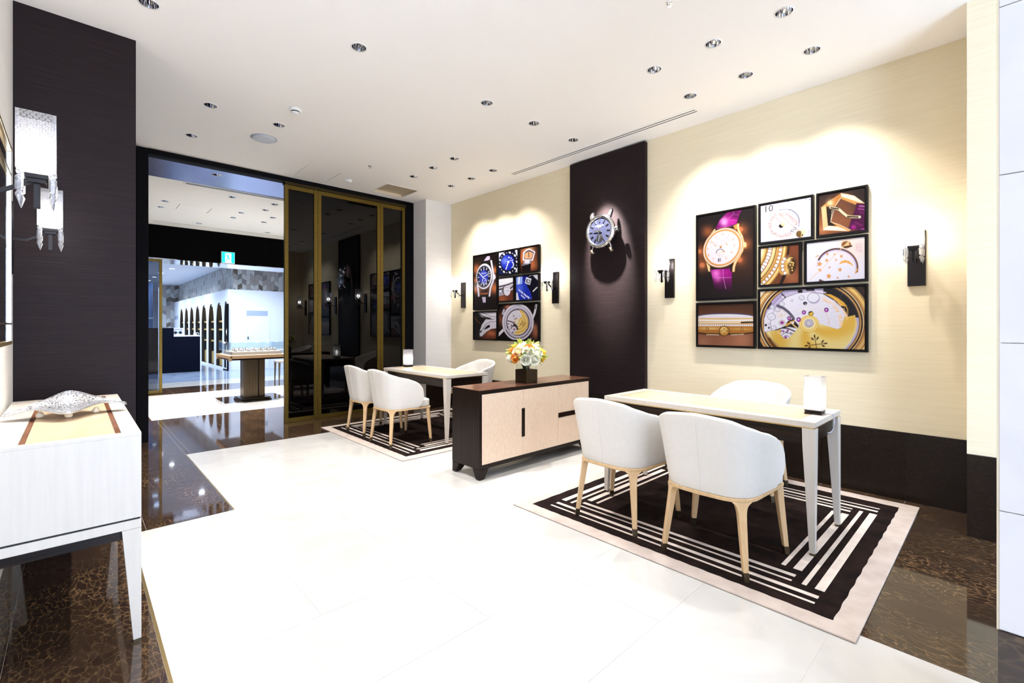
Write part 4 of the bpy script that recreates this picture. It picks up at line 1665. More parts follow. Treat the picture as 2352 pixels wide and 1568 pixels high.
sm = thing('smoke_detector', 'round white smoke detector on the ceiling behind the nearest downlights', 'smoke detector', (1.492, 4.527, H))
obj('base', lathe(B(), [(.056, 0), (.056, -.012), (.046, -.020)], 28), M['whiteplastic'], sm, smooth=True, bevel=.002)
obj('vent_ring', lathe(B(), [(.036, -.020), (.036, -.030)], 24), M['slot'], sm)
obj('cap', lathe(B(), [(.038, -.030), (.032, -.040), (.012, -.044)], 24), M['whiteplastic'], sm, smooth=True)
sm2 = thing('alarm_sounder', 'small white round alarm on the ceiling between hatch and vent', 'alarm', (2.75, 6.215, H))
obj('base', lathe(B(), [(.05, 0), (.05, -.010)], 24), M['whiteplastic'], sm2)
obj('dome', lathe(B(), [(.044, -.010), (.042, -.022), (.02, -.030)], 24), M['whiteplastic'], sm2, smooth=True)
spk = thing('ceiling_speaker', 'large round grey speaker grille in the ceiling near the doorway', 'speaker', (1.478, 5.46, H))
obj('rim', lathe(B(), [(.128, 0), (.136, -.003), (.142, 0)], 40, cap=False), M['whiteplastic'], spk, smooth=True)
obj('grille', lathe(B(), [(.128, -.0005), (.10, -.016), (.06, -.023), (.01, -.025)], 40), M['greyplastic'], spk, smooth=True)
for (x, y, lab) in ((2.701, 1.436, 'tiny chrome sprinkler head in the ceiling near the top edge'), (2.703, 5.477, 'tiny chrome sprinkler head in the ceiling before the far vent')):
    s = thing('sprinkler', lab, 'sprinkler', (x, y, H))
    obj('escutcheon', lathe(B(), [(.024, 0), (.020, -.005), (.011, -.006)], 20), M['chrome'], s, smooth=True)
    bm = lathe(B(), [(.005, -.006), (.005, -.022)], 10)
    lathe(bm, [(.011, -.022), (.011, -.024)], 14)
    obj('head', bm, M['steel'], s)
hp_ = thing('access_hatch', 'square white access panel in the shop ceiling above the doors', 'hatch', (2.338, 6.232, H))
obj('panel', box(B(), -.2115, .2115, -.2400, .2400, .0005, .018), M['ceil'], hp_)
obj('gap_shadow', box(B(), -.2180, .2180, -.2420, .2420, .019, .026), M['slot'], hp_)
vp = thing('return_air_vent', 'square recessed beige air vent in the ceiling over the glass doors', 'air vent', (3.467, 6.222, H))
bm = B()
for a in ((-.26, .26, -.247, -.232), (-.26, .26, .232, .247), (-.26, -.245, -.232, .232), (.245, .26, -.232, .232)):
    box(bm, *a, -.004, .0)
obj('rim', bm, M['whiteplastic'], vp)
bm = loft(B(), [sq(0, 0, -.002, .2445, .2320), sq(0, 0, .03, .235, .222)], cap=False)
v_ = [bm.verts.new(p) for p in sq(0, 0, .03, .235, .222)]
bm.faces.new(v_)
obj('plate', bm, M['vent'], vp)
ld = thing('linear_diffuser', 'long twin slot air diffuser in the ceiling along the right wall', 'air vent', (4.2255, 3.2325, H))
bm = B()
for a in ((-.060, .060, -1.29, -1.262), (-.060, .060, 1.262, 1.29), (-.060, -.030, -1.262, 1.262), (-.011, .011, -1.262, 1.262), (.0295, .060, -1.262, 1.262)):
    box(bm, *a, -.003, 0)
obj('rim', bm, M['ceil'], ld)
for x0 in (-.0280, .0130):  # black plates flush with the ceiling, painting the slots' inner shade
    obj('slot', box(B(), x0, x0 + .0150, -1.246, 1.246, -.0008, .02), M['slot'], ld)


# ------------------------------------------------------------------ framed close-up pictures on the right wall
def homography(src, dst):
    A = []
    for (x, y), (u, v) in zip(src, dst):
        A.append([x, y, 1, 0, 0, 0, -u * x, -u * y])
        A.append([0, 0, 0, x, y, 1, -v * x, -v * y])
    b = np.array([c for p in dst for c in p], float)
    h = np.linalg.solve(np.array(A, float), b)
    return np.append(h, 1).reshape(3, 3)


class Art:
    """a printed sheet: a fine grid of points, each holding the colour of the print there.
    Drawn in the skewed sketch units of quad (top left, top right, bottom right, bottom left)."""

    def __init__(s, w, h, quad, step, inset):
        s.w, s.h = w, h
        s.nx, s.ny = int((w - 2 * inset) / step) + 1, int((h - 2 * inset) / step) + 1
        s.u = np.linspace(inset, w - inset, s.nx)
        s.v = np.linspace(inset, h - inset, s.ny)
        U, V = np.meshgrid(s.u, s.v)
        s.Hm = homography([(0, 0), (w, 0), (w, h), (0, h)], quad)
        p = s.Hm @ np.stack([U.ravel(), V.ravel(), np.ones(U.size)])
        s.X, s.Y = p[0] / p[2], p[1] / p[2]
        s.px = (quad[1][0] - quad[0][0]) / w * step * .9
        s.C = np.zeros((U.size, 3))
        s.Hi = np.linalg.inv(s.Hm)
        s.texts = []

    def local(s, x, y):
        q = s.Hi @ np.array([x, y, 1.])
        return q[0] / q[2], q[1] / q[2]

    def fill(s, d, col, a=1., soft=1.):
        al = np.clip(.5 - d / (s.px * soft), 0, 1) * a
        s.C = s.C * (1 - al[:, None]) + np.asarray(col, float) * al[:, None]

    def bg(s, col):
        s.C = s.C * 0 + np.asarray(col, float)

    def glow(s, x, y, r, col, a=1., ry=None):
        al = a * np.exp(-(((s.X - x) / r) ** 2 + ((s.Y - y) / (ry or r)) ** 2))
        s.C = s.C * (1 - al[:, None]) + np.asarray(col, float) * al[:, None]

    def q(s, cx, cy, rx, ry, k=0., rot=0.):
        dx, dy = s.X - cx, s.Y - cy
        dy = dy + k * dx
        c, n = math.cos(math.radians(rot)), math.sin(math.radians(rot))
        return np.sqrt(((dx * c + dy * n) / rx) ** 2 + ((-dx * n + dy * c) / ry) ** 2)

    def ell(s, cx, cy, rx, ry=None, k=0., rot=0.):
        ry = ry or rx
        return (s.q(cx, cy, rx, ry, k, rot) - 1) * min(rx, ry)

    def seg(s, pts, w):
        d = np.full(s.X.shape, 1e9)
        for (a, b), (c, e) in zip(pts, pts[1:]):
            vx, vy = c - a, e - b
            L = vx * vx + vy * vy + 1e-9
            t = np.clip(((s.X - a) * vx + (s.Y - b) * vy) / L, 0, 1)
            d = np.minimum(d, np.hypot(s.X - a - t * vx, s.Y - b - t * vy))
        return d - w / 2

    def poly(s, pts):
        d = s.seg(list(pts) + [pts[0]], 0)
        ins = np.zeros(s.X.shape, bool)
        for (a, b), (c, e) in zip(pts, list(pts[1:]) + [pts[0]]):
            if b == e:
                continue
            ins ^= ((b > s.Y) != (e > s.Y)) & (s.X < (c - a) * (s.Y - b) / (e - b) + a)
        return np.where(ins, -d, d)

    def dots(s, pts, r, col, rim=None):
        for (x, y) in pts:
            if rim is not None:
                s.fill(s.ell(x, y, r * 1.25), rim)
            s.fill(s.ell(x, y, r), col)
            s.fill(s.ell(x - r * .2, y - r * .2, r * .5), (255, 255, 255))

    def arc(s, cx, cy, rx, ry, a0, a1, n=24, k=0.):
        out = []
        for i in range(n + 1):
            a = math.radians(a0 + (a1 - a0) * i / n)
            x, y = rx * math.cos(a), ry * math.sin(a)
            out.append((cx + x, cy + y - k * x))
        return out

    def star(s, x, y, r, col):
        s.fill(s.poly([(x + (r if i % 2 == 0 else r * .42) * math.sin(i * math.pi / 5 + .15), y - (r if i % 2 == 0 else r * .42) * math.cos(i * math.pi / 5 + .15)) for i in range(10)]), col)

    def text(s, st, x, y, size, ang, col):
        u, v = s.local(x, y)
        s.texts.append((st, u, v, size, ang, col, (st, x, y)))

    def arctext(s, st, cx, cy, r, a0, a1, size, col, inward=False):
        """letters along a circle in sheet metres; angles ccw from +u, letter tops outward"""
        grp = ('arc', st)
        for i, c in enumerate(st):
            a = a0 + (a1 - a0) * i / max(1, len(st) - 1)
            if c == ' ':
                continue
            t = math.radians(a)
            rot = a + 90 if inward else a - 90
            s.texts.append((c, cx + r * math.cos(t), cy - r * math.sin(t), size, rot, col, grp))


def emblem_art(a, x, y, r, col, rot=0.):
    """four armed cross with leaf shaped ends"""
    for i in range(4):
        t = math.radians(rot + 90 * i)
        c, n = math.cos(t), math.sin(t)
        P = lambda u, v: (x + u * c - v * n, y + (u * n + v * c) * .85)
        a.fill(a.seg([P(0, 0), P(r * .75, 0)], r * .06), col)
        for (u, v, e) in ((.92, 0, 0), (.66, .24, 38), (.66, -.24, -38)):
            px, py = P(u * r, v * r)
            a.fill(a.ell(px, py, r * .17, r * .075, rot=rot + 90 * i + e), col)


PICS = {}


def framed(key, ya, yb, zt, zb, quad, step, label, group, draw, inset=.021):
    w, h = ya - yb, zt - zb
    t = thing('framed_picture', label, 'picture', (XW, (ya + yb) / 2, zb), 0, group)
    y0, y1 = -w / 2, w / 2
    F = .014
    for a in ((y0, y1, 0, F), (y0, y1, h - F, h)):
        obj('frame_rail', box(B(), -.043, -.001, *a), M['frame'], t, bevel=.0012)
    for a in ((y0, y0 + F), (y1 - F, y1)):
        obj('frame_stile', box(B(), -.043, -.001, *a, F + .0002, h - F - .0002), M['frame'], t, bevel=.0012)
    obj('mount_board', box(B(), -.034, -.002, y0 + F, y1 - F, F, h - F), M['black'], t)
    a = Art(w, h, quad, step, inset)
    draw(a)
    c = np.clip(a.C / 255., 0, 1)
    c = np.where(c <= .04045, c / 12.92, ((c + .055) / 1.055) ** 2.4) * .52
    n = a.nx * a.ny
    me = bpy.data.meshes.new('print')
    me.vertices.add(n)
    U, V = np.meshgrid(a.u, a.v)
    co = np.stack([np.full(n, -.0352), y1 - U.ravel(), h - V.ravel()], 1)
    me.vertices.foreach_set('co', co.ravel())
    I = np.arange(n).reshape(a.ny, a.nx)
    f = np.stack([I[:-1, :-1], I[:-1, 1:], I[1:, 1:], I[1:, :-1]], -1).reshape(-1, 4)[:, ::-1]
    nf = len(f)
    me.loops.add(nf * 4)
    me.loops.foreach_set('vertex_index', f.ravel())
    me.polygons.add(nf)
    me.polygons.foreach_set('loop_start', np.arange(0, nf * 4, 4))
    me.update(calc_edges=True)
    at = me.color_attributes.new('ink', 'FLOAT_COLOR', 'POINT')
    at.data.foreach_set('color', np.concatenate([c, np.ones((n, 1))], 1).ravel())
    me.materials.append(M['ink'])
    o = bpy.data.objects.new('print', me)
    COL.objects.link(o)
    o.parent = t
    by = {}
    for (st, u, v, sz, ang, col, grp) in a.texts:
        by.setdefault((col, grp), []).append((st, u, v, sz, ang))
    for (col, grp), items in by.items():
        bm = B()
        for (st, u, v, sz, ang) in items:
            add_text(bm, st, sz, Matrix.Translation((-.0358, y1 - u, h - v)) @ TX @ Matrix.Rotation(math.radians(ang), 4, 'Z'), .0003)
        obj('print_lettering', bm, plain(col), t)
    return t


GOLD, GOLD_L, GOLD_D = (214, 150, 72), (252, 214, 150), (140, 84, 34)


def d_r1(a):
    a.bg((27, 19, 20))
    a.glow(720, 900, 330, (72, 42, 30), .9)
    for x, y, r in ((110, 770, 110), (150, 970, 100), (735, 440, 100), (800, 650, 90), (710, 890, 80), (230, 470, 90)):
        a.glow(x, y, r, (190, 104, 56), .75)
    for x, y, r in ((105, 765, 32), (145, 972, 38), (718, 432, 38), (705, 888, 40)):
        a.fill(a.ell(x, y, r), (226, 132, 82), .7)
    # strap
    top = [(345, 425), (400, 300), (520, 175), (610, 130), (740, 140), (700, 215), (658, 350), (500, 400)]
    a.fill(a.poly(top), (122, 4, 98))
    s_ = a.C.copy()
    a.glow(480, 320, 70, (255, 190, 245), .95)
    a.glow(600, 325, 80, (205, 30, 165), .8)
    a.glow(640, 200, 60, (70, 5, 60), .8)
    m = np.clip(.5 - a.poly(top) / a.px, 0, 1)[:, None]
    a.C = s_ * (1 - m) + a.C * m
    for p in ([(430, 330), (520, 290), (665, 300)], [(615, 150), (610, 205), (540, 270)], [(610, 210), (690, 215)], [(480, 400), (515, 320)], [(350, 420), (560, 390), (640, 372)]):
        a.fill(a.seg(p, 5), (236, 120, 214), .8)
    bot = [(265, 1040), (560, 1018), (590, 1070), (588, 1385), (370, 1385), (325, 1300), (290, 1130)]
    a.fill(a.poly(bot), (132, 6, 108))
    s_ = a.C.copy()
    a.glow(355, 1095, 75, (255, 130, 225), .95)
    a.glow(500, 1085, 80, (190, 25, 155), .7)
    a.glow(380, 1190, 45, (245, 120, 215), .8)
    t = np.clip((a.Y - 1150) / 230, 0, 1)[:, None]
    a.C = a.C * (1 - t) + np.array((24, 14, 22.)) * t
    m = np.clip(.5 - a.poly(bot) / a.px, 0, 1)[:, None]
    a.C = s_ * (1 - m) + a.C * m
    for p in ([(320, 1155), (455, 1160), (580, 1155)], [(455, 1030), (462, 1160), (500, 1330)]):
        a.fill(a.seg(p, 7), (250, 170, 235), .75)
    # lugs
    a.fill(a.poly([(330, 425), (345, 440), (300, 520), (230, 560)]), GOLD_L)
    a.fill(a.poly([(205, 930), (262, 990), (262, 1075), (235, 1060)]), GOLD_L)
    a.fill(a.poly([(560, 930), (600, 940), (590, 1060), (565, 1070)]), (30, 20, 18))
    lug = [(682, 362), (680, 410), (700, 470), (738, 540), (762, 640), (742, 750), (690, 845), (640, 930), (618, 1000), (614, 1055)]
    a.fill(a.seg(lug, 40), (228, 158, 84))
    a.fill(a.seg(lug, 22), (252, 216, 160))
    a.dots([lug[i] for i in range(3, 9)], 7, (255, 250, 245))
    a.fill(a.poly([(610, 380), (665, 350), (670, 420), (640, 440)]), (226, 150, 78))
    K = .19
    cx, cy, rx, ry = 452, 708, 298, 296
    a.fill(a.ell(cx, cy, rx, ry, K), (206, 140, 66))
    a.fill(a.ell(cx, cy, rx * .985, ry * .985, K), (246, 200, 132))
    ring = a.arc(cx, cy, rx * .945, ry * .945, 0, 360, 92, K)
    a.fill(np.abs(a.ell(cx, cy, rx * .945, ry * .945, K)) - 14, (190, 130, 66))
    a.dots(ring, 8.5, (252, 246, 244))
    a.fill(a.ell(cx - 2, cy, rx * .885, ry * .885, K), (208, 134, 60))
    a.fill(a.ell(cx - 2, cy, rx * .845, ry * .845, K), (238, 196, 160))
    a.fill(a.ell(cx - 4, cy, rx * .82, ry * .82, K), (238, 229, 238))
    for i in range(60):
        p = a.arc(cx - 4, cy, rx * .77, ry * .77, i * 6, i * 6, 1, K)[0]
        a.fill(a.ell(*p, 3), (216, 176, 170))
    for n_, x, y in (('12', 445, 508), ('1', 540, 515), ('2', 605, 577), ('3', 628, 675), ('4', 583, 778), ('5', 503, 862), ('7', 311, 882), ('8', 241, 823), ('9', 227, 730), ('10', 272, 628), ('11', 345, 547)):
        a.text(n_, x, y, .036, 0, (196, 136, 88))
    a.text('PATEK PHILIPPE', 440, 572, .016, 0, (176, 160, 172))
    a.text('GENEVE', 440, 602, .011, 0, (176, 160, 172))
    for x, y in ((342, 680), (515, 660)):
        a.fill(np.abs(a.ell(x, y, 58, 60, K)) - 1.5, (222, 196, 206))
        a.fill(a.ell(x, y, 9), GOLD)
        a.fill(a.seg([(x, y), (x - 35, y - 45)], 4), GOLD)
    a.fill(a.seg(a.arc(414, 795, 64, 66, 190, 350, 20, .1), 8), (60, 44, 60))
    a.fill(a.seg(a.arc(455, 790, 26, 28, 200, 330), 9), (232, 164, 60))
    for i in range(9):
        a.fill(a.ell(375 + (i * 37) % 90, 790 + (i * 53) % 60, 5), (222, 160, 90))
    a.fill(a.poly([(382, 872), (424, 866), (424, 915), (380, 920)]), (78, 64, 76))
    a.fill(a.poly([(396, 876), (420, 872), (420, 910), (396, 914)]), (200, 186, 200))
    for p in ([(305, 625), (422, 700)], [(422, 700), (560, 590)], [(422, 700), (432, 640)]):
        a.fill(a.seg(p, 5), (226, 186, 146))
    a.fill(a.ell(421, 699, 16), (196, 132, 52))
    a.fill(a.ell(790, 674, 34, 52), (176, 110, 46))
    a.fill(a.ell(786, 664, 22, 40), GOLD_L)
    a.dots([(768, 640), (765, 665), (766, 690)], 7, (255, 246, 238))


def d_r2(a):
    a.bg((238, 234, 250))
    a.glow(200, 850, 300, (214, 206, 236), .6)
    a.glow(790, 560, 90, (252, 236, 214), .8)
    a.fill(a.ell(410, 615, 248, 225, .12), (228, 222, 246))
    a.fill(a.ell(405, 618, 240, 218, .12), (240, 235, 250))
    a.fill(a.seg(a.arc(410, 615, 244, 222, -105, 18, 30, .12), 8), (104, 88, 130))
    a.fill(a.seg(a.arc(410, 615, 248, 226, -70, 0, 20, .12), 8), (70, 56, 86))
    B_ = (150, 100, 84)
    for st, x, y, an in (('SUN', 438, 474, -8), ('MON', 572, 560, -48), ('TU', 570, 705, 52), ('WED', 452, 785, 14), ('THU', 282, 762, -28), ('FRI', 210, 640, -84), ('SAT', 266, 512, 42)):
        a.text(st, x, y, .040, an, B_ if st != 'TU' else (44, 30, 36))
    for x, y in ((514, 497), (602, 620), (527, 752), (364, 795), (229, 710), (228, 565), (352, 468)):
        a.fill(a.ell(x, y, 7), (170, 80, 70))
    a.text('10', 190, 388, .082, 0, (40, 30, 34))
    a.text('PATEK PH', 668, 358, .036, -4, (214, 208, 224))
    a.text('GENEV', 738, 432, .026, -4, (218, 212, 228))
    a.fill(a.ell(380, 645, 34, 28), (34, 24, 28))
    a.fill(a.seg([(300, 515), (335, 560), (385, 605)], 6), (110, 60, 44))
    a.fill(a.seg([(345, 455), (450, 540), (530, 625), (645, 712)], 8), (198, 140, 96))
    a.fill(a.seg([(440, 650), (520, 690)], 12), (206, 196, 224), .8)
    a.fill(a.ell(408, 617, 30), (236, 196, 130))
    a.fill(a.ell(404, 612, 17), (252, 232, 190))
    a.fill(a.ell(660, 765, 55, 50), (44, 28, 18))
    for i in range(4):
        a.fill(a.seg([(620 + i * 22, 722), (612 + i * 26, 800)], 8), (206, 156, 74))
    a.fill(a.ell(715, 728, 34, 42), (248, 222, 170))
    a.fill(a.seg([(720, 720), (815, 500)], 18), (250, 230, 204))
    a.fill(a.seg([(690, 760), (680, 815)], 14), (232, 190, 110))
    a.text('S', 795, 745, .05, -20, (150, 130, 150))
    a.fill(a.poly([(738, 240), (765, 234), (765, 242), (738, 248)]), (40, 30, 34))
    a.fill(a.poly([(795, 242), (825, 246), (825, 256), (795, 252)]), (40, 30, 34))
    a.fill(a.poly([(468, 275), (505, 268), (490, 282)]), (60, 40, 40))
    a.fill(a.poly([(60, 345), (75, 350), (60, 362)]), (30, 20, 20))


def d_r3(a):
    a.bg((38, 24, 22))
    a.glow(1050, 650, 260, (176, 104, 62), .9)
    a.glow(1330, 560, 260, (160, 96, 60), .85)
    a.glow(1300, 330, 180, (120, 72, 46), .8)
    a.glow(1000, 700, 60, (214, 146, 96), .6)
    strap = [(1525, 300), (1650, 310), (1650, 720), (1390, 690), (1430, 560)]
    a.fill(a.poly(strap), (78, 2, 62))
    for p, c in (([(1560, 345), (1640, 350)], (250, 190, 240)), ([(1545, 385), (1640, 400)], (220, 110, 200)), ([(1500, 590), (1600, 640)], (160, 30, 130)), ([(1560, 440), (1630, 450)], (130, 20, 110)), ([(1590, 690), (1640, 690)], (230, 140, 220))):
        a.fill(a.seg(p, 12), c, .9, 4)
    a.glow(1470, 660, 36, (200, 30, 160), .9)
    out = [(985, 362), (1060, 300), (1280, 150), (1380, 162), (1480, 190), (1640, 305), (1525, 300), (1330, 240), (1285, 215), (1190, 350), (1125, 580), (1210, 610), (1430, 705), (1395, 725), (1012, 700), (1015, 640)]
    a.fill(a.poly(out), (222, 160, 88))
    a.fill(a.poly([(985, 362), (1055, 345), (1085, 640), (1012, 690)]), (240, 196, 140))
    a.fill(a.poly([(1058, 350), (1190, 350), (1125, 585), (1215, 640), (1085, 640)]), (36, 22, 14))
    a.fill(a.poly([(1045, 320), (1280, 150), (1285, 215), (1190, 350), (1060, 352)]), (190, 122, 58))
    a.glow(1120, 300, 50, (255, 226, 176), .9)
    a.fill(a.poly([(1278, 152), (1480, 190), (1640, 305), (1520, 275), (1290, 200)]), (250, 232, 204))
    a.fill(a.poly([(1285, 215), (1515, 290), (1500, 325), (1290, 240)]), (206, 146, 78))
    a.fill(a.poly([(1012, 690), (1085, 640), (1240, 655), (1390, 718), (1020, 705)]), (254, 240, 214))
    for p in ([(1285, 212), (1190, 350), (1125, 580), (1250, 620), (1420, 700)], [(1150, 400), (1130, 560)]):
        a.fill(a.seg(p, 7), (255, 240, 212))
    tg = [(1125, 365), (1180, 372), (1255, 395), (1310, 445), (1370, 492), (1450, 505), (1560, 508)]
    a.fill(a.seg(tg, 52), (26, 14, 10))
    a.fill(a.seg(tg, 40), (250, 222, 176))
    a.fill(a.seg([(1130, 368), (1240, 388)], 20), (34, 18, 12))
    a.fill(a.seg([(1380, 500), (1550, 510)], 20), (30, 16, 12))
    a.fill(a.ell(1560, 505, 16), (255, 244, 220))


def d_r4(a):
    a.bg((112, 60, 34))
    a.glow(560, 1420, 130, (170, 100, 64), .8)
    a.glow(600, 1020, 110, (128, 66, 38), .7)
    a.fill(a.poly([(430, 890), (510, 890), (500, 1060), (440, 1120)]), (28, 18, 14))
    a.fill(a.poly([(330, 1565), (420, 1340), (460, 1380), (380, 1565)]), (34, 20, 14))
    cx, cy = -420, 900
    for r, c in ((905, (120, 76, 30)), (885, (206, 150, 70)), (868, (250, 214, 140)), (840, (176, 112, 36)), (825, (250, 226, 170)), (800, (206, 150, 80)), (748, (232, 186, 104)), (738, (92, 56, 20)), (726, (240, 204, 130)), (700, (250, 230, 190)), (684, (198, 140, 62)), (598, (120, 70, 26)), (590, (236, 190, 110)), (560, (252, 226, 186)), (530, (244, 214, 190)), (505, (236, 228, 240))):
        a.fill(a.ell(cx, cy, r), c)
    for i in range(-2, 16):
        t = math.radians(2 + i * 4.6)
        a.dots([(cx + 642 * math.cos(t), cy + 642 * math.sin(t))], 29 if i % 3 else 33, (228, 224, 238), (150, 98, 30))
    for i in range(-2, 16):
        t = math.radians(3 + i * 4.4)
        a.dots([(cx + 800 * math.cos(t), cy + 800 * math.sin(t))], 24, (232, 226, 238), (160, 104, 34))
    a.fill(a.ell(520, 1235, 90, 140, .0, 8), (40, 22, 10))
    a.fill(a.ell(420, 1250, 75, 132, 0, 8), (214, 160, 84))
    a.dots([(405, 1185), (402, 1245), (408, 1300), (440, 1350), (430, 1140)], 24, (226, 222, 238), (150, 98, 40))
    a.fill(a.ell(525, 1240, 78, 132, 0, 8), (216, 160, 72))
    a.fill(a.ell(540, 1245, 62, 122, 0, 8), (66, 38, 12))
    a.glow(500, 1160, 34, (255, 230, 170), .9, 50)
    for x, y in ((540, 1190), (560, 1230), (545, 1270), (520, 1230), (565, 1200), (550, 1310)):
        a.fill(a.ell(x, y, 13), (244, 200, 110))
    a.glow(480, 1320, 30, (250, 210, 130), .8, 60)


def d_r5(a):
    a.bg((239, 235, 249))
    a.glow(1560, 960, 200, (250, 226, 206), .7)
    a.glow(1350, 900, 130, (252, 222, 190), .7)
    O = (1222, 1270)
    a.fill(a.seg(a.arc(*O, 300, 275, 185, 375, 40), 16), (214, 202, 240), 1, 6)
    a.fill(a.seg(a.arc(*O, 304, 282, 205, 372, 40), 26), (86, 52, 40))
    a.fill(a.seg(a.arc(*O, 316, 292, 300, 372, 24), 10), (150, 92, 48))
    a.fill(a.seg(a.arc(*O, 288, 262, 215, 368, 40), 16), (206, 190, 238), .9, 3)
    a.fill(a.seg([(1500, 1350), (1525, 1290)], 22), (232, 170, 96))
    a.fill(a.seg([(905, 1105), (945, 1085)], 14), (224, 170, 110))
    G_ = (226, 150, 66)
    for x, y, r in ((960, 1215, 46), (965, 1306, 34), (1066, 1160, 32), (1110, 1266, 22), (1206, 1155, 22), (1266, 1300, 38), (1286, 1098, 30), (1076, 1066, 27), (1098, 1398, 48), (1231, 1420, 22), (1395, 1405, 24), (1182, 1068, 20)):
        a.star(x, y, r, G_)
    moon = [(1250, 1212), (1290, 1172), (1345, 1156), (1400, 1170), (1450, 1215), (1468, 1250), (1420, 1218), (1365, 1195), (1310, 1198), (1262, 1216)]
    a.fill(a.poly(moon), (240, 172, 78))
    a.fill(a.seg([(815, 1450), (1000, 1280), (1240, 1030), (1385, 880)], 9), (246, 206, 160))
    a.fill(a.ell(1360, 925, 72, 55), (150, 92, 40))
    for i in range(4):
        a.fill(a.seg([(1300 + i * 30, 970 - i * 12), (1400, 870 + i * 20)], 12), (250, 214, 160))
    a.fill(a.seg([(1330, 960), (1440, 945)], 22), (58, 34, 16))
    a.text('SEP', 1545, 970, .052, -84, (176, 146, 158))
    a.fill(a.seg([(980, 880), (1130, 862)], 14), (214, 180, 170), .9)
    a.fill(a.poly([(945, 1475), (960, 1440), (1030, 1470)]), (90, 50, 36))


def d_r6(a):
    a.bg((118, 68, 44))
    t = np.clip((a.Y - 1050) / 120, 0, 1)[:, None]
    a.C = a.C * (.55 + .35 * t)
    a.glow(120, 1380, 90, (196, 136, 104), .7)
    a.glow(430, 1360, 110, (204, 138, 102), .8)
    a.glow(300, 1400, 140, (178, 112, 80), .7)
    a.fill(a.poly([(78, 1150), (200, 1136), (420, 1134), (528, 1150), (528, 1190), (78, 1190)]), (84, 70, 92))
    a.fill(a.ell(305, 1172, 240, 28), (240, 232, 244))
    a.fill(a.poly([(60, 1176), (545, 1174), (545, 1212), (60, 1212)]), (236, 192, 130))
    a.dots([(82 + i * 15.2, 1194 + 3 * math.sin(i * .11)) for i in range(31)], 8, (250, 242, 240))
    a.fill(a.poly([(60, 1212), (545, 1206), (545, 1222), (60, 1224)]), (246, 226, 190))
    a.fill(a.poly([(430, 1208), (545, 1204), (545, 1216), (430, 1219)]), (30, 18, 10))
    a.fill(a.poly([(60, 1222), (545, 1219), (545, 1250), (60, 1250)]), (216, 160, 86))
    a.dots([(86 + i * 17, 1235) for i in range(28)], 8.5, (246, 238, 240), (160, 104, 46))
    body = [(60, 1248), (545, 1246), (545, 1296), (450, 1312), (150, 1312), (60, 1296)]
    a.fill(a.poly(body), (176, 112, 40))
    a.glow(180, 1262, 110, (252, 210, 130), .8, 12)
    a.glow(430, 1266, 90, (236, 186, 104), .7, 12)
    a.fill(a.poly([(60, 1290), (150, 1302), (450, 1302), (545, 1288), (545, 1298), (450, 1314), (150, 1314), (60, 1300)]), (58, 32, 12))
    a.fill(a.seg([(150, 1312), (250, 1314)], 5), (255, 236, 200))
    a.fill(a.seg([(350, 1314), (455, 1310)], 5), (255, 236, 200))
    a.fill(a.ell(294, 1282, 43), (52, 28, 10))
    a.fill(a.ell(294, 1282, 38), (206, 146, 60))
    a.fill(a.ell(290, 1276, 26), (248, 208, 122))
    emblem_art(a, 294, 1282, 28, (110, 66, 20))
    for x in (157, 440):
        a.fill(a.ell(x, 1267, 13), (90, 54, 20))
        a.fill(a.ell(x, 1267, 9), (222, 166, 86))


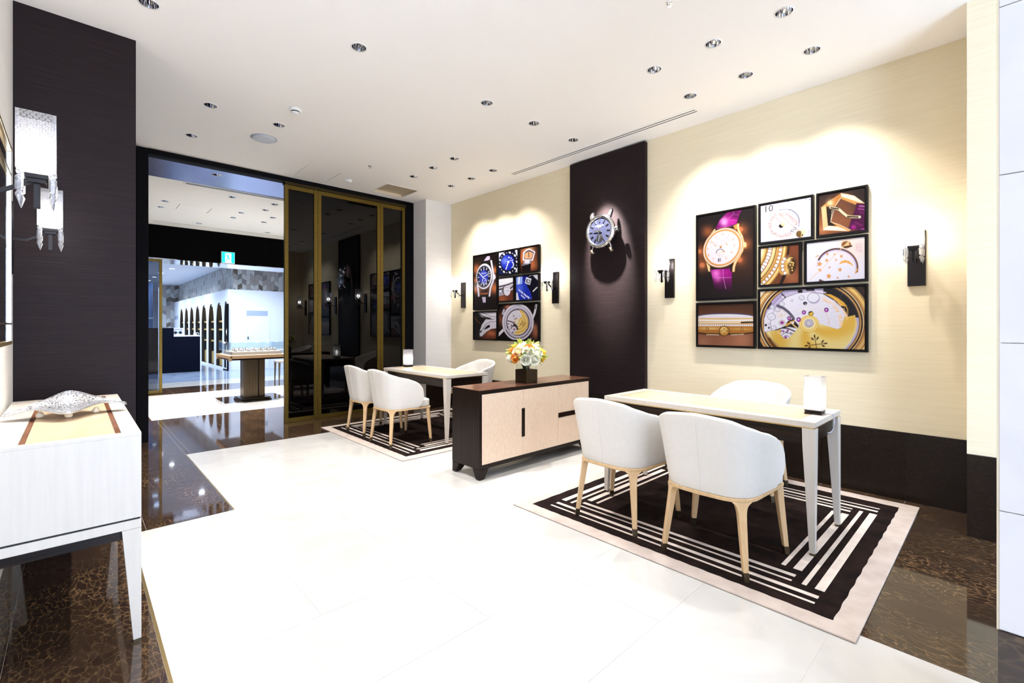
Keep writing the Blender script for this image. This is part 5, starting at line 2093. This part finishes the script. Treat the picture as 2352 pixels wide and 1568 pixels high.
def d_r7(a):
    a.bg((246, 214, 158))
    a.glow(150, 330, 220, (255, 240, 214), .8)
    a.glow(2120, 1200, 260, (234, 178, 96), .7)
    a.fill(a.poly([(1500, 120), (2260, 80), (2260, 430), (1960, 150)]), (26, 18, 18))
    C = (1118, 880)
    q = a.q(*C, 1010, 832, .0)
    Rr = lambda q0, q1: np.maximum(q0 - q, q - q1) * 900
    for q0, q1, c in ((1.26, 1.30, (70, 40, 20)), (1.16, 1.18, (150, 92, 34)), (1.12, 1.16, (236, 186, 110)), (1.06, 1.10, (208, 150, 80)), (1.045, 1.06, (92, 50, 24)), (.985, 1.02, (40, 24, 20)), (.955, .985, (214, 160, 92)), (.94, .955, (60, 34, 22))):
        a.fill(Rr(q0, q1), c)
    ru = a.X > 1500
    a.fill(np.where(ru & (a.Y < 620), Rr(1.19, 1.27), 99), (40, 26, 22))
    a.fill(np.where(ru & (a.Y < 700), Rr(1.10, 1.16), 99), (246, 206, 120))
    a.fill((q - .94) * 900, (205, 192, 220))
    a.fill(np.where((a.X > 1350) & (a.Y < 780), (q - .94) * 900, 99), (24, 19, 24))
    a.fill(np.where(a.X < 1360, Rr(.86, .94), 99), (186, 170, 208))
    for p in ([(520, 300), (600, 380)], [(240, 590), (310, 490)]):
        a.fill(a.seg(p, 26), (34, 26, 36))
    a.fill(a.ell(890, 250, 50, 34), (30, 24, 32))
    a.fill(a.poly([(1000, 190), (1170, 190), (1180, 240), (1010, 240)]), (62, 50, 66))
    a.fill(a.poly([(1190, 225), (1420, 270), (1400, 290), (1200, 260)]), (236, 228, 244))
    gold_c = [(1350, 300), (1500, 310), (1640, 380), (1780, 480), (1800, 560), (1720, 540), (1600, 430), (1450, 340)]
    a.fill(a.poly(gold_c), (236, 178, 62))
    a.fill(a.seg([(1800, 520), (1840, 620), (1840, 720)], 26), (206, 156, 70))
    # bridges
    plate = [(165, 1060), (165, 800), (230, 640), (430, 540), (600, 380), (820, 290), (1080, 258), (1340, 300), (1560, 430), (1740, 590), (1850, 745), (1775, 770), (1730, 960), (1640, 1005), (1540, 990), (1250, 890), (1000, 1000), (780, 1050), (400, 1030), (300, 1030)]
    a.fill(a.poly(plate), (240, 235, 246))
    for k_ in range(8):
        a.fill(a.seg([(300 + k_ * 170, 1100), (620 + k_ * 190, 250)], 4), (222, 214, 234), .0 if k_ % 2 else .5)
        a.fill(np.maximum(a.seg([(480, 560 + k_ * 90), (1800, 120 + k_ * 95)], 4), a.poly(plate)), (224, 217, 236), .8)
    a.fill(a.seg([(340, 690), (400, 560), (600, 375), (820, 290), (1080, 258), (1340, 298), (1560, 425), (1740, 585), (1850, 745)], 6), (84, 74, 96))
    a.fill(a.seg([(165, 1060), (165, 800), (250, 620), (430, 420), (500, 350)], 5), (120, 106, 136))
    gap = [(440, 540), (560, 590), (660, 670), (730, 750), (760, 800)]
    a.fill(a.seg(gap, 52), (58, 48, 66))
    a.fill(a.seg(gap, 26), (168, 156, 184))
    a.fill(a.seg(gap, 12), (40, 32, 44))
    a.fill(a.poly([(590, 940), (640, 850), (740, 800), (860, 930), (850, 1000), (760, 980), (660, 960), (500, 1000), (400, 1030)]), (44, 28, 20))
    a.fill(a.seg([(610, 930), (700, 880), (760, 850)], 40), (226, 168, 70))
    a.fill(a.seg([(700, 860), (780, 950), (840, 990)], 26), (244, 206, 130))
    a.fill(a.ell(740, 880, 28), (240, 230, 240))
    a.fill(a.seg([(300, 830), (296, 920), (310, 1030)], 7), (90, 60, 70))
    # balance
    bal = [(400, 1030), (520, 985), (640, 990), (790, 1050), (700, 1180), (640, 1200), (580, 1195), (500, 1130)]
    a.fill(a.poly(bal), (232, 226, 240))
    a.fill(a.seg([(400, 1030), (520, 985), (640, 990), (790, 1055)], 22), (40, 26, 22))
    a.fill(a.poly([(410, 1030), (500, 1010), (510, 1110), (470, 1080)]), (230, 180, 80))
    for x, y, r in ((555, 1052, 20), (640, 1035, 22), (600, 1175, 26)):
        a.fill(a.ell(x, y, r), (150, 48, 140))
    a.fill(a.seg(a.arc(620, 1170, 110, 90, 180, 330), 10), (84, 74, 92))
    a.fill(a.seg(a.arc(612, 1180, 55, 45, 180, 350), 8), (60, 50, 66))
    for p in ([(690, 1080), (740, 1100)], [(500, 1060), (530, 1030)], [(600, 1060), (640, 1075)]):
        a.fill(a.seg(p, 14), (36, 24, 26))
    # rotor
    rot = [(185, 1070), (300, 1040), (400, 1030), (470, 1090), (560, 1190), (650, 1200), (790, 1050), (880, 960), (900, 830), (1240, 850), (1275, 900), (1480, 960), (1640, 1010), (1710, 975), (1750, 850), (1780, 770), (1985, 725), (2030, 900), (1990, 1080), (1900, 1260), (1760, 1420), (340, 1400)]
    d = np.maximum(a.poly(rot), (q - .93) * 900)
    dx, dy = a.X - 1070, a.Y - 890
    ang = np.degrees(np.arctan2(dy, dx))
    rr = np.hypot(dx, dy * 1.12)
    w = .5 + .5 * np.sin(np.radians(ang * 5.0 + rr * .33))
    gc = np.array((240, 190, 74.))[None] * (1 - w[:, None]) + np.array((252, 226, 146.))[None] * w[:, None]
    k_ = np.clip((a.X - 400) / 1400, 0, 1)[:, None]
    gc = gc * (.93 + .07 * k_)
    al = np.clip(.5 - d / a.px, 0, 1)[:, None]
    a.C = a.C * (1 - al) + gc * al
    a.fill(np.maximum(d, np.abs(q - .88) * 900 - 14), (252, 238, 190), .7, 4)
    a.fill(np.where((a.X < 520) & (a.Y > 1180), Rr(.90, .95), 99), (44, 28, 18))
    a.fill(a.poly([(200, 1100), (300, 1190), (490, 1390), (360, 1400), (250, 1260)]), (120, 70, 24), .75, 8)
    a.fill(a.poly([(80, 1220), (180, 1395), (80, 1395)]), (28, 16, 12))
    a.fill(a.ell(1066, 900, 198, 172), (214, 164, 66))
    a.fill(a.ell(1066, 896, 190, 166), (250, 216, 126))
    a.fill(np.abs(a.ell(1066, 896, 150, 130)) - 3, (222, 170, 76))
    a.fill(a.ell(1066, 890, 132, 116), (252, 232, 178))
    a.fill(a.ell(1066, 888, 90, 82), (120, 106, 124))
    a.fill(a.ell(1064, 886, 80, 72), (226, 218, 232))
    a.fill(np.abs(a.ell(1062, 888, 52, 48)) - 5, (110, 98, 116))
    a.fill(a.seg([(1040, 900), (1085, 874)], 5), (130, 118, 136))
    # jewels and screws
    for x, y, r in ((965, 672, 42), (860, 818, 46), (668, 790, 40), (1415, 622, 45)):
        a.fill(a.ell(x, y, r), (150, 40, 150))
        a.fill(a.ell(x - 3, y - 4, r * .42), (236, 200, 240))
        a.fill(a.seg(a.arc(x, y, r * .8, r * .8, 200, 340), r * .3), (74, 22, 84))
    a.fill(a.ell(527, 877, 62, 54), (150, 130, 120))
    a.fill(a.ell(527, 877, 54, 47), (246, 232, 220))
    a.fill(a.ell(527, 877, 36, 32), (156, 44, 146))
    a.fill(a.ell(990, 492, 40, 34), (38, 30, 40))
    a.fill(a.ell(1000, 505, 14, 12), (226, 218, 232))
    a.fill(a.ell(1105, 694, 52, 46), (50, 36, 14))
    a.fill(a.poly([(1062, 690), (1150, 660), (1140, 720), (1090, 735)]), (240, 196, 60))
    for x, y, r in ((1157, 385, 118), (920, 378, 50), (720, 430, 22), (525, 502, 50), (435, 614, 50), (318, 757, 78), (360, 982, 50), (262, 900, 18), (330, 565, 44), (545, 370, 30)):
        a.fill(np.abs(a.ell(x, y, r, r * .88)) - 3.2, (108, 96, 120))
        a.fill(a.ell(x - 2, y - 2, r * .9, r * .78), (240, 236, 246))
        if 40 < r < 100:
            a.fill(a.seg([(x - r * .5, y + r * .35), (x + r * .5, y - r * .35)], 5), (150, 138, 160))
    a.fill(a.seg(a.arc(1160, 400, 100, 80, 20, 130), 16), (150, 136, 178), .9, 4)
    a.fill(a.ell(202, 926, 24), (34, 26, 34))
    a.fill(a.ell(264, 980, 20), (60, 48, 60))
    hexa = [(420, 690), (510, 630), (590, 680), (590, 745), (490, 785), (440, 760), (420, 690)]
    a.fill(a.seg(hexa, 7), (240, 206, 150))
    a.fill(a.seg([(470, 740), (520, 690), (540, 740), (480, 750)], 10), (238, 196, 132))
    emblem_art(a, 1206, 1316, 214, (74, 46, 10), -8)
    # engraved words follow the edge of the bridge
    u0, v0 = a.local(1066, 890)
    a.arctext('PATEK PHILIPPE', u0, v0, .228, -5, 62, .036, (222, 168, 88), True)
    a.arctext('GENEVE SWISS', u0, v0, .266, 8, 46, .026, (224, 176, 104), True)
    a.arctext('TWENTY-NINE JEWELS', u0, v0, .145, -6, 62, .012, (226, 186, 134), True)
    a.arctext('ADJUSTED', u0, v0, .125, 75, 125, .013, (226, 186, 134), True)


SV, SVD, BLU = (238, 234, 244), (150, 140, 158), (26, 40, 170)


def d_l1(a):
    a.bg((22, 12, 10))
    for x, y, r in ((410, 440, 70), (640, 680, 75), (420, 700, 60), (640, 450, 50), (400, 580, 40)):
        a.glow(x, y, r, (236, 134, 76), .85)
    a.fill(a.poly([(468, 378), (500, 300), (540, 268), (585, 262), (606, 320), (590, 352), (500, 365)]), (26, 20, 24))
    a.fill(a.poly([(505, 330), (545, 272), (582, 268), (585, 310), (560, 322)]), (216, 196, 222))
    a.fill(a.poly([(445, 780), (575, 765), (572, 900), (500, 900), (470, 880)]), (20, 15, 22))
    a.fill(a.poly([(482, 795), (530, 795), (530, 866), (495, 866)]), (214, 200, 226))
    a.fill(a.poly([(440, 745), (560, 735), (560, 760), (445, 765)]), (160, 88, 50))
    for p in ([(600, 330), (612, 400), (630, 500), (625, 590), (590, 680), (578, 780)], [(425, 640), (436, 720), (440, 780)]):
        a.fill(a.seg(p, 26), SVD)
        a.fill(a.seg(p, 18), SV)
    a.fill(a.ell(640, 535, 18, 34), SV)
    a.fill(a.ell(512, 530, 106, 168, .12), (120, 110, 126))
    a.fill(a.ell(510, 528, 102, 163, .12), (246, 243, 250))
    a.fill(a.ell(506, 532, 90, 142, .12), (96, 88, 104))
    a.fill(a.ell(506, 533, 86, 136, .12), (26, 26, 50))
    for i in range(60):
        p = a.arc(506, 533, 80, 127, i * 6, i * 6, 1, .12)[0]
        a.fill(a.ell(*p, 1.8), (210, 210, 224))
    for i in range(12):
        c, n = math.cos(i * math.pi / 6), math.sin(i * math.pi / 6)
        k0, k1 = a.arc(506, 533, 62 if i % 3 else 54, 98 if i % 3 else 86, i * 30, i * 30, 1, .12)[0], a.arc(506, 533, 76, 120, i * 30, i * 30, 1, .12)[0]
        a.fill(a.seg([k0, k1], 9), (240, 240, 248))
    a.fill(a.ell(504, 538, 56, 86, .12), (36, 52, 190))
    a.glow(490, 500, 40, (110, 126, 235), .7)
    a.fill(a.ell(512, 590, 30, 42), (44, 62, 200))
    a.fill(np.abs(a.ell(512, 592, 26, 38)) - 4, (220, 222, 240))
    a.fill(a.seg([(498, 625), (512, 585), (532, 580)], 5), (245, 245, 250))
    a.fill(a.seg([(446, 484), (494, 540)], 10), (250, 250, 255))
    a.fill(a.seg([(494, 540), (580, 490)], 9), (250, 250, 255))
    a.fill(a.seg([(478, 490), (540, 486)], 8), (236, 238, 250))
    a.fill(a.ell(494, 540, 8), (250, 250, 255))


def d_l2(a):
    a.bg((12, 14, 40))
    a.glow(760, 420, 120, (30, 44, 120), .8)
    a.fill(a.poly([(690, 190), (800, 190), (730, 330), (690, 360)]), (206, 204, 222))
    a.fill(a.poly([(900, 170), (960, 170), (960, 500), (925, 470), (915, 380), (935, 300)]), (214, 214, 230))
    a.fill(a.ell(820, 352, 132, 150, .1), (10, 12, 34))
    for i in range(18):
        p = a.arc(820, 352, 112, 130, i * 20, i * 20, 1, .1)[0]
        if i % 2:
            a.fill(a.ell(*p, 6), (232, 232, 244))
        else:
            a.fill(a.seg([(p[0] - 9, p[1] - 8), (p[0] + 9, p[1] + 8)], 13), (236, 236, 246))
            a.fill(a.seg([(p[0] + 8, p[1] - 8), (p[0] - 6, p[1] + 9)], 8), (236, 236, 246))
    a.fill(a.ell(818, 348, 86, 102, .1), (24, 40, 176))
    a.glow(780, 330, 50, (120, 140, 246), .9)
    a.fill(a.seg(a.arc(818, 348, 84, 100, -90, 20, 20, .1), 14), (10, 12, 50))
    for x, y, r in ((830, 284, 15), (856, 294, 11), (850, 324, 11), (873, 320, 13)):
        a.star(x, y, r, (250, 250, 255))
    a.fill(a.seg(a.arc(860, 378, 28, 38, -70, 80), 12), (226, 228, 248))
    a.fill(a.seg([(822, 342), (790, 438)], 11), (250, 250, 255))
    a.fill(a.ell(822, 342, 14), (250, 250, 255))
    a.fill(a.seg([(915, 470), (945, 400)], 8), (240, 240, 250))


def d_l3(a):
    a.bg((40, 20, 14))
    a.glow(1060, 260, 110, (226, 124, 70), .95)
    a.glow(1120, 380, 80, (220, 126, 76), .85)
    a.glow(1090, 190, 60, (250, 190, 140), .8)
    a.glow(1000, 300, 60, (200, 106, 60), .8)
    a.fill(a.poly([(1000, 365), (1118, 312), (1105, 465), (998, 465)]), (20, 14, 18))
    a.fill(a.poly([(1012, 345), (1112, 330), (1112, 362), (1012, 372)]), (170, 160, 176))
    a.fill(a.poly([(1030, 320), (1095, 320), (1090, 365), (1035, 365)]), (232, 226, 236))
    b = [(1020, 220), (1060, 190), (1092, 178), (1160, 214), (1132, 318), (1014, 318)]
    a.fill(a.poly(b), (90, 76, 82))
    a.fill(a.seg(b + [b[0]], 16), (244, 240, 246))
    a.fill(a.poly([(1034, 232), (1090, 208), (1140, 228), (1122, 300), (1030, 302)]), (240, 176, 130))
    a.fill(a.seg([(1084, 222), (1086, 280)], 9), (52, 28, 22))
    a.fill(a.seg([(1000, 385), (1080, 372)], 6), (200, 190, 206))


def d_l4(a):
    a.bg((100, 52, 34))
    a.glow(740, 820, 60, (176, 96, 64), .8)
    a.fill(a.poly([(690, 540), (900, 515), (900, 690), (690, 790)]), (206, 200, 214))
    a.fill(a.poly([(690, 560), (900, 530), (900, 600), (690, 650)]), (244, 242, 248))
    a.fill(a.seg([(690, 665), (800, 640), (900, 600)], 14), (36, 28, 32))
    a.fill(a.seg([(690, 700), (790, 680)], 18), (70, 60, 68))
    a.fill(a.poly([(690, 720), (760, 700), (760, 770), (690, 785)]), (170, 162, 178))
    a.fill(a.ell(720, 722, 14), (232, 228, 238))
    a.fill(a.seg([(840, 690), (900, 640)], 16), (50, 42, 48))
    a.fill(a.ell(790, 705, 46, 70), (48, 40, 46))
    a.fill(a.ell(804, 712, 44, 66), (226, 220, 232))
    for i in range(9):
        a.fill(a.seg([(758, 660 + i * 12), (772, 656 + i * 13)], 5), (200, 194, 208))
    for i in range(16):
        a.fill(a.ell(784 + (i * 29) % 44, 672 + (i * 41) % 82, 5), (176, 166, 184))


def d_l5(a):
    a.bg((20, 30, 130))
    a.fill(a.ell(930, 800, 190, 230), (22, 44, 180))
    a.glow(960, 680, 60, (110, 140, 246), .7)
    a.fill(a.seg(a.arc(930, 800, 190, 230, -110, 10), 5), (120, 140, 230))
    a.fill(a.poly([(925, 520), (1005, 520), (1000, 625), (925, 640)]), (150, 176, 250))
    a.fill(a.poly([(950, 520), (972, 520), (968, 622), (946, 630)]), (240, 244, 255))
    a.fill(a.poly([(1080, 500), (1230, 480), (1230, 850), (1130, 850), (1110, 740), (1060, 650)]), (14, 14, 34))
    a.fill(a.poly([(1120, 500), (1200, 490), (1200, 580), (1150, 530)]), (226, 226, 238))
    a.fill(a.poly([(1052, 538), (1120, 560), (1098, 640), (1034, 615)]), (240, 240, 248))
    a.fill(a.poly([(1058, 560), (1106, 576), (1092, 624), (1046, 606)]), (60, 60, 90))
    a.text('18', 1076, 592, .044, -18, (246, 246, 252))
    a.fill(a.seg([(1140, 720), (1190, 670)], 15), (246, 246, 252))
    a.fill(a.poly([(918, 735), (940, 740), (962, 835), (918, 838)]), (232, 236, 250))
    a.text('PATEK PHILIPPE', 1022, 758, .036, -31, (240, 242, 252))
    a.text('GENEVE', 1008, 790, .026, -33, (236, 238, 252))
    a.fill(a.seg([(1090, 525), (1120, 515)], 8), (240, 240, 250))


def d_l6(a):
    a.bg((16, 11, 12))
    a.glow(600, 1270, 90, (228, 126, 78), .95, 60)
    a.glow(560, 1320, 110, (120, 60, 38), .8, 50)
    a.fill(a.seg([(385, 1050), (420, 1100), (480, 1160)], 8), (150, 78, 46))
    a.fill(a.poly([(420, 1000), (500, 992), (680, 985), (680, 1075), (590, 1075), (480, 1050)]), SV)
    a.fill(a.seg([(430, 1005), (500, 1045), (590, 1068)], 12), (30, 24, 28))
    a.fill(a.seg([(500, 1000), (600, 1045), (680, 1050)], 8), SVD)
    lug = [(680, 1070), (600, 1085), (530, 1080), (480, 1150), (450, 1240), (455, 1300), (480, 1300), (540, 1240), (600, 1205), (680, 1195)]
    a.fill(a.poly(lug), (232, 228, 238))
    a.fill(a.poly([(500, 1215), (545, 1165), (580, 1150), (585, 1180), (540, 1205)]), (24, 18, 22))
    a.fill(a.seg([(680, 1110), (600, 1110), (540, 1140), (470, 1240)], 7), SVD)
    a.fill(a.seg([(520, 1080), (460, 1160), (440, 1230)], 14), (20, 16, 18))
    a.fill(a.poly([(445, 1230), (480, 1225), (475, 1250), (448, 1256)]), (70, 62, 70))


def d_l7(a):
    a.bg((20, 12, 11))
    a.glow(820, 920, 50, (226, 140, 110), .9)
    a.glow(720, 1080, 30, (160, 90, 64), .8, 90)
    a.glow(1170, 1250, 50, (190, 112, 82), .9, 90)
    a.glow(1150, 1180, 40, (214, 140, 110), .7)
    a.fill(a.poly([(690, 1290), (700, 1250), (760, 1190), (770, 1230), (700, 1300)]), SV)
    a.fill(a.seg([(1180, 900), (1160, 1000), (1130, 1080)], 26), SV)
    a.fill(a.seg([(1178, 905), (1165, 950)], 10), (40, 32, 36))
    a.fill(a.poly([(1080, 1340), (1120, 1320), (1100, 1365)]), SV)
    a.fill(a.seg([(765, 960), (750, 1010)], 26), (200, 192, 208))
    K = .0
    c = (945, 1118)
    for r, col in ((1., (110, 100, 118)), (.985, (238, 234, 244)), (.90, (150, 140, 164)), (.885, (214, 206, 226)), (.83, (126, 114, 142)), (.81, (232, 226, 240)), (.74, (96, 84, 106))):
        a.fill(a.ell(*c, 205 * r, 240 * r, K), col)
    a.fill(a.seg(a.arc(945, 1118, 178, 210, 20, 150), 12), (84, 74, 96), .8, 3)
    c = (938, 1118)
    a.fill(a.ell(*c, 142, 166, K), (232, 226, 238))
    a.fill(a.seg(a.arc(938, 1118, 138, 160, 150, 300), 8), (40, 32, 40))
    rot = [(965, 955), (1010, 975), (1060, 1040), (1082, 1110), (1070, 1190), (1020, 1250), (950, 1285), (890, 1270), (910, 1240), (950, 1195), (940, 1150), (905, 1125), (925, 1090), (960, 1080), (1000, 1030), (968, 990)]
    d = a.poly(rot)
    rr = np.hypot(a.X - 935, a.Y - 1110)
    w = (.5 + .5 * np.sin(rr * .17))[:, None]
    al = np.clip(.5 - d / a.px, 0, 1)[:, None]
    a.C = a.C * (1 - al) + (np.array((236, 184, 80.)) * (1 - w) + np.array((252, 224, 150.)) * w) * al
    a.fill(a.ell(933, 1110, 30, 34), (248, 222, 150))
    a.fill(a.ell(933, 1110, 17, 19), (236, 230, 240))
    emblem_art(a, 1012, 1138, 38, (86, 56, 18), -10)
    a.fill(a.seg([(815, 1100), (870, 1115), (925, 1160), (945, 1210)], 12), (40, 32, 38))
    a.fill(a.poly([(860, 1200), (890, 1140), (940, 1170), (940, 1215), (900, 1215), (875, 1250)]), (66, 48, 40))
    a.fill(a.ell(895, 1210, 32, 38), (226, 220, 236))
    a.fill(a.seg(a.arc(890, 1200, 34, 36, 180, 330), 7), (60, 50, 60))
    for x, y, r, col in ((908, 1005, 18, 0), (880, 1030, 10, 0), (892, 1040, 6, 1), (960, 1030, 8, 0), (922, 1068, 6, 1), (905, 1078, 6, 2), (898, 1118, 6, 2), (860, 1160, 8, 2), (898, 1210, 10, 2), (820, 1140, 7, 1), (815, 1180, 7, 1), (832, 1210, 6, 1), (880, 1250, 7, 1)):
        a.fill(a.ell(x, y, r + 2), (140, 128, 150))
        a.fill(a.ell(x, y, r), ((238, 234, 244), (40, 32, 40), (170, 60, 110))[col])


GR, GL = 'purple strap gold watch pictures', 'blue dial silver watch pictures'
SR, SL = .0031, .0044
for k, a, g, l, f, st in (
    ('R1', (2.109, 1.554, 2.405, 1.555, [(53, 225), (947, 64), (947, 1472), (53, 1509)]), GR, 'tall black framed picture of a gold watch on a purple strap', d_r1, SR),
    ('R2', (1.532, 1.1, 2.407, 2.037, [(39, 315), (871, 166), (871, 831), (39, 930)]), GR, 'black framed close-up of a white dial with weekday ring', d_r2, SR),
    ('R3', (1.082, .735, 2.407, 2.037, [(909, 159), (1686, 20), (1686, 733), (909, 826)]), GR, 'black framed close-up of a gold buckle with purple strap', d_r3, SR),
    ('R4', (1.532, 1.19, 2.023, 1.655, [(39, 954), (687, 878), (687, 1528), (39, 1565)]), GR, 'small black framed close-up of a gold crown beside diamonds', d_r4, SR),
    ('R5', (1.171, .735, 2.023, 1.655, [(725, 873), (1686, 761), (1686, 1471), (725, 1526)]), GR, 'black framed close-up of gold stars and crescent on white', d_r5, SR),
    ('R6', (2.109, 1.554, 1.535, 1.10, [(64, 1054), (553, 1035), (553, 1428), (64, 1412)]), GR, 'black framed picture of a gold watch edge with diamond rows', d_r6, SR),
    ('R7', (1.536, .735, 1.637, 1.10, [(43, 212), (2248, 91), (2248, 1473), (43, 1401)]), GR, 'large black framed picture of a gold watch movement and rotor', d_r7, SR),
    ('L1', (5.658, 5.097, 2.398, 1.553, [(369, 264), (677, 210), (677, 953), (369, 966)]), GL, 'tall black framed picture of a silver watch with blue dial', d_l1, SL),
    ('L2', (5.08, 4.65, 2.398, 2.032, [(687, 208), (951, 161), (951, 499), (687, 531)]), GL, 'black framed close-up of a blue moon and stars dial', d_l2, SL),
    ('L3', (4.63, 4.257, 2.398, 2.032, [(964, 159), (1215, 114), (1215, 468), (964, 498)]), GL, 'black framed close-up of a silver buckle on orange glow', d_l3, SL),
    ('L4', (5.08, 4.74, 2.018, 1.65, [(687, 543), (894, 519), (894, 856), (687, 867)]), GL, 'small black framed close-up of a silver winding crown', d_l4, SL),
    ('L5', (4.715, 4.257, 2.018, 1.65, [(909, 517), (1215, 481), (1215, 837), (909, 855)]), GL, 'black framed close-up of a lettered blue dial with date window', d_l5, SL),
    ('L6', (5.658, 5.097, 1.533, 1.095, [(369, 983), (677, 971), (677, 1356), (369, 1346)]), GL, 'black framed close-up of a curved silver lug on black', d_l6, SL),
    ('L7', (5.085, 4.257, 1.632, 1.095, [(684, 883), (1215, 855), (1215, 1374), (684, 1357)]), GL, 'large black framed picture of a silver watch back with gold rotor', d_l7, SL),
):
    framed(k, *a, st, l, g, f)
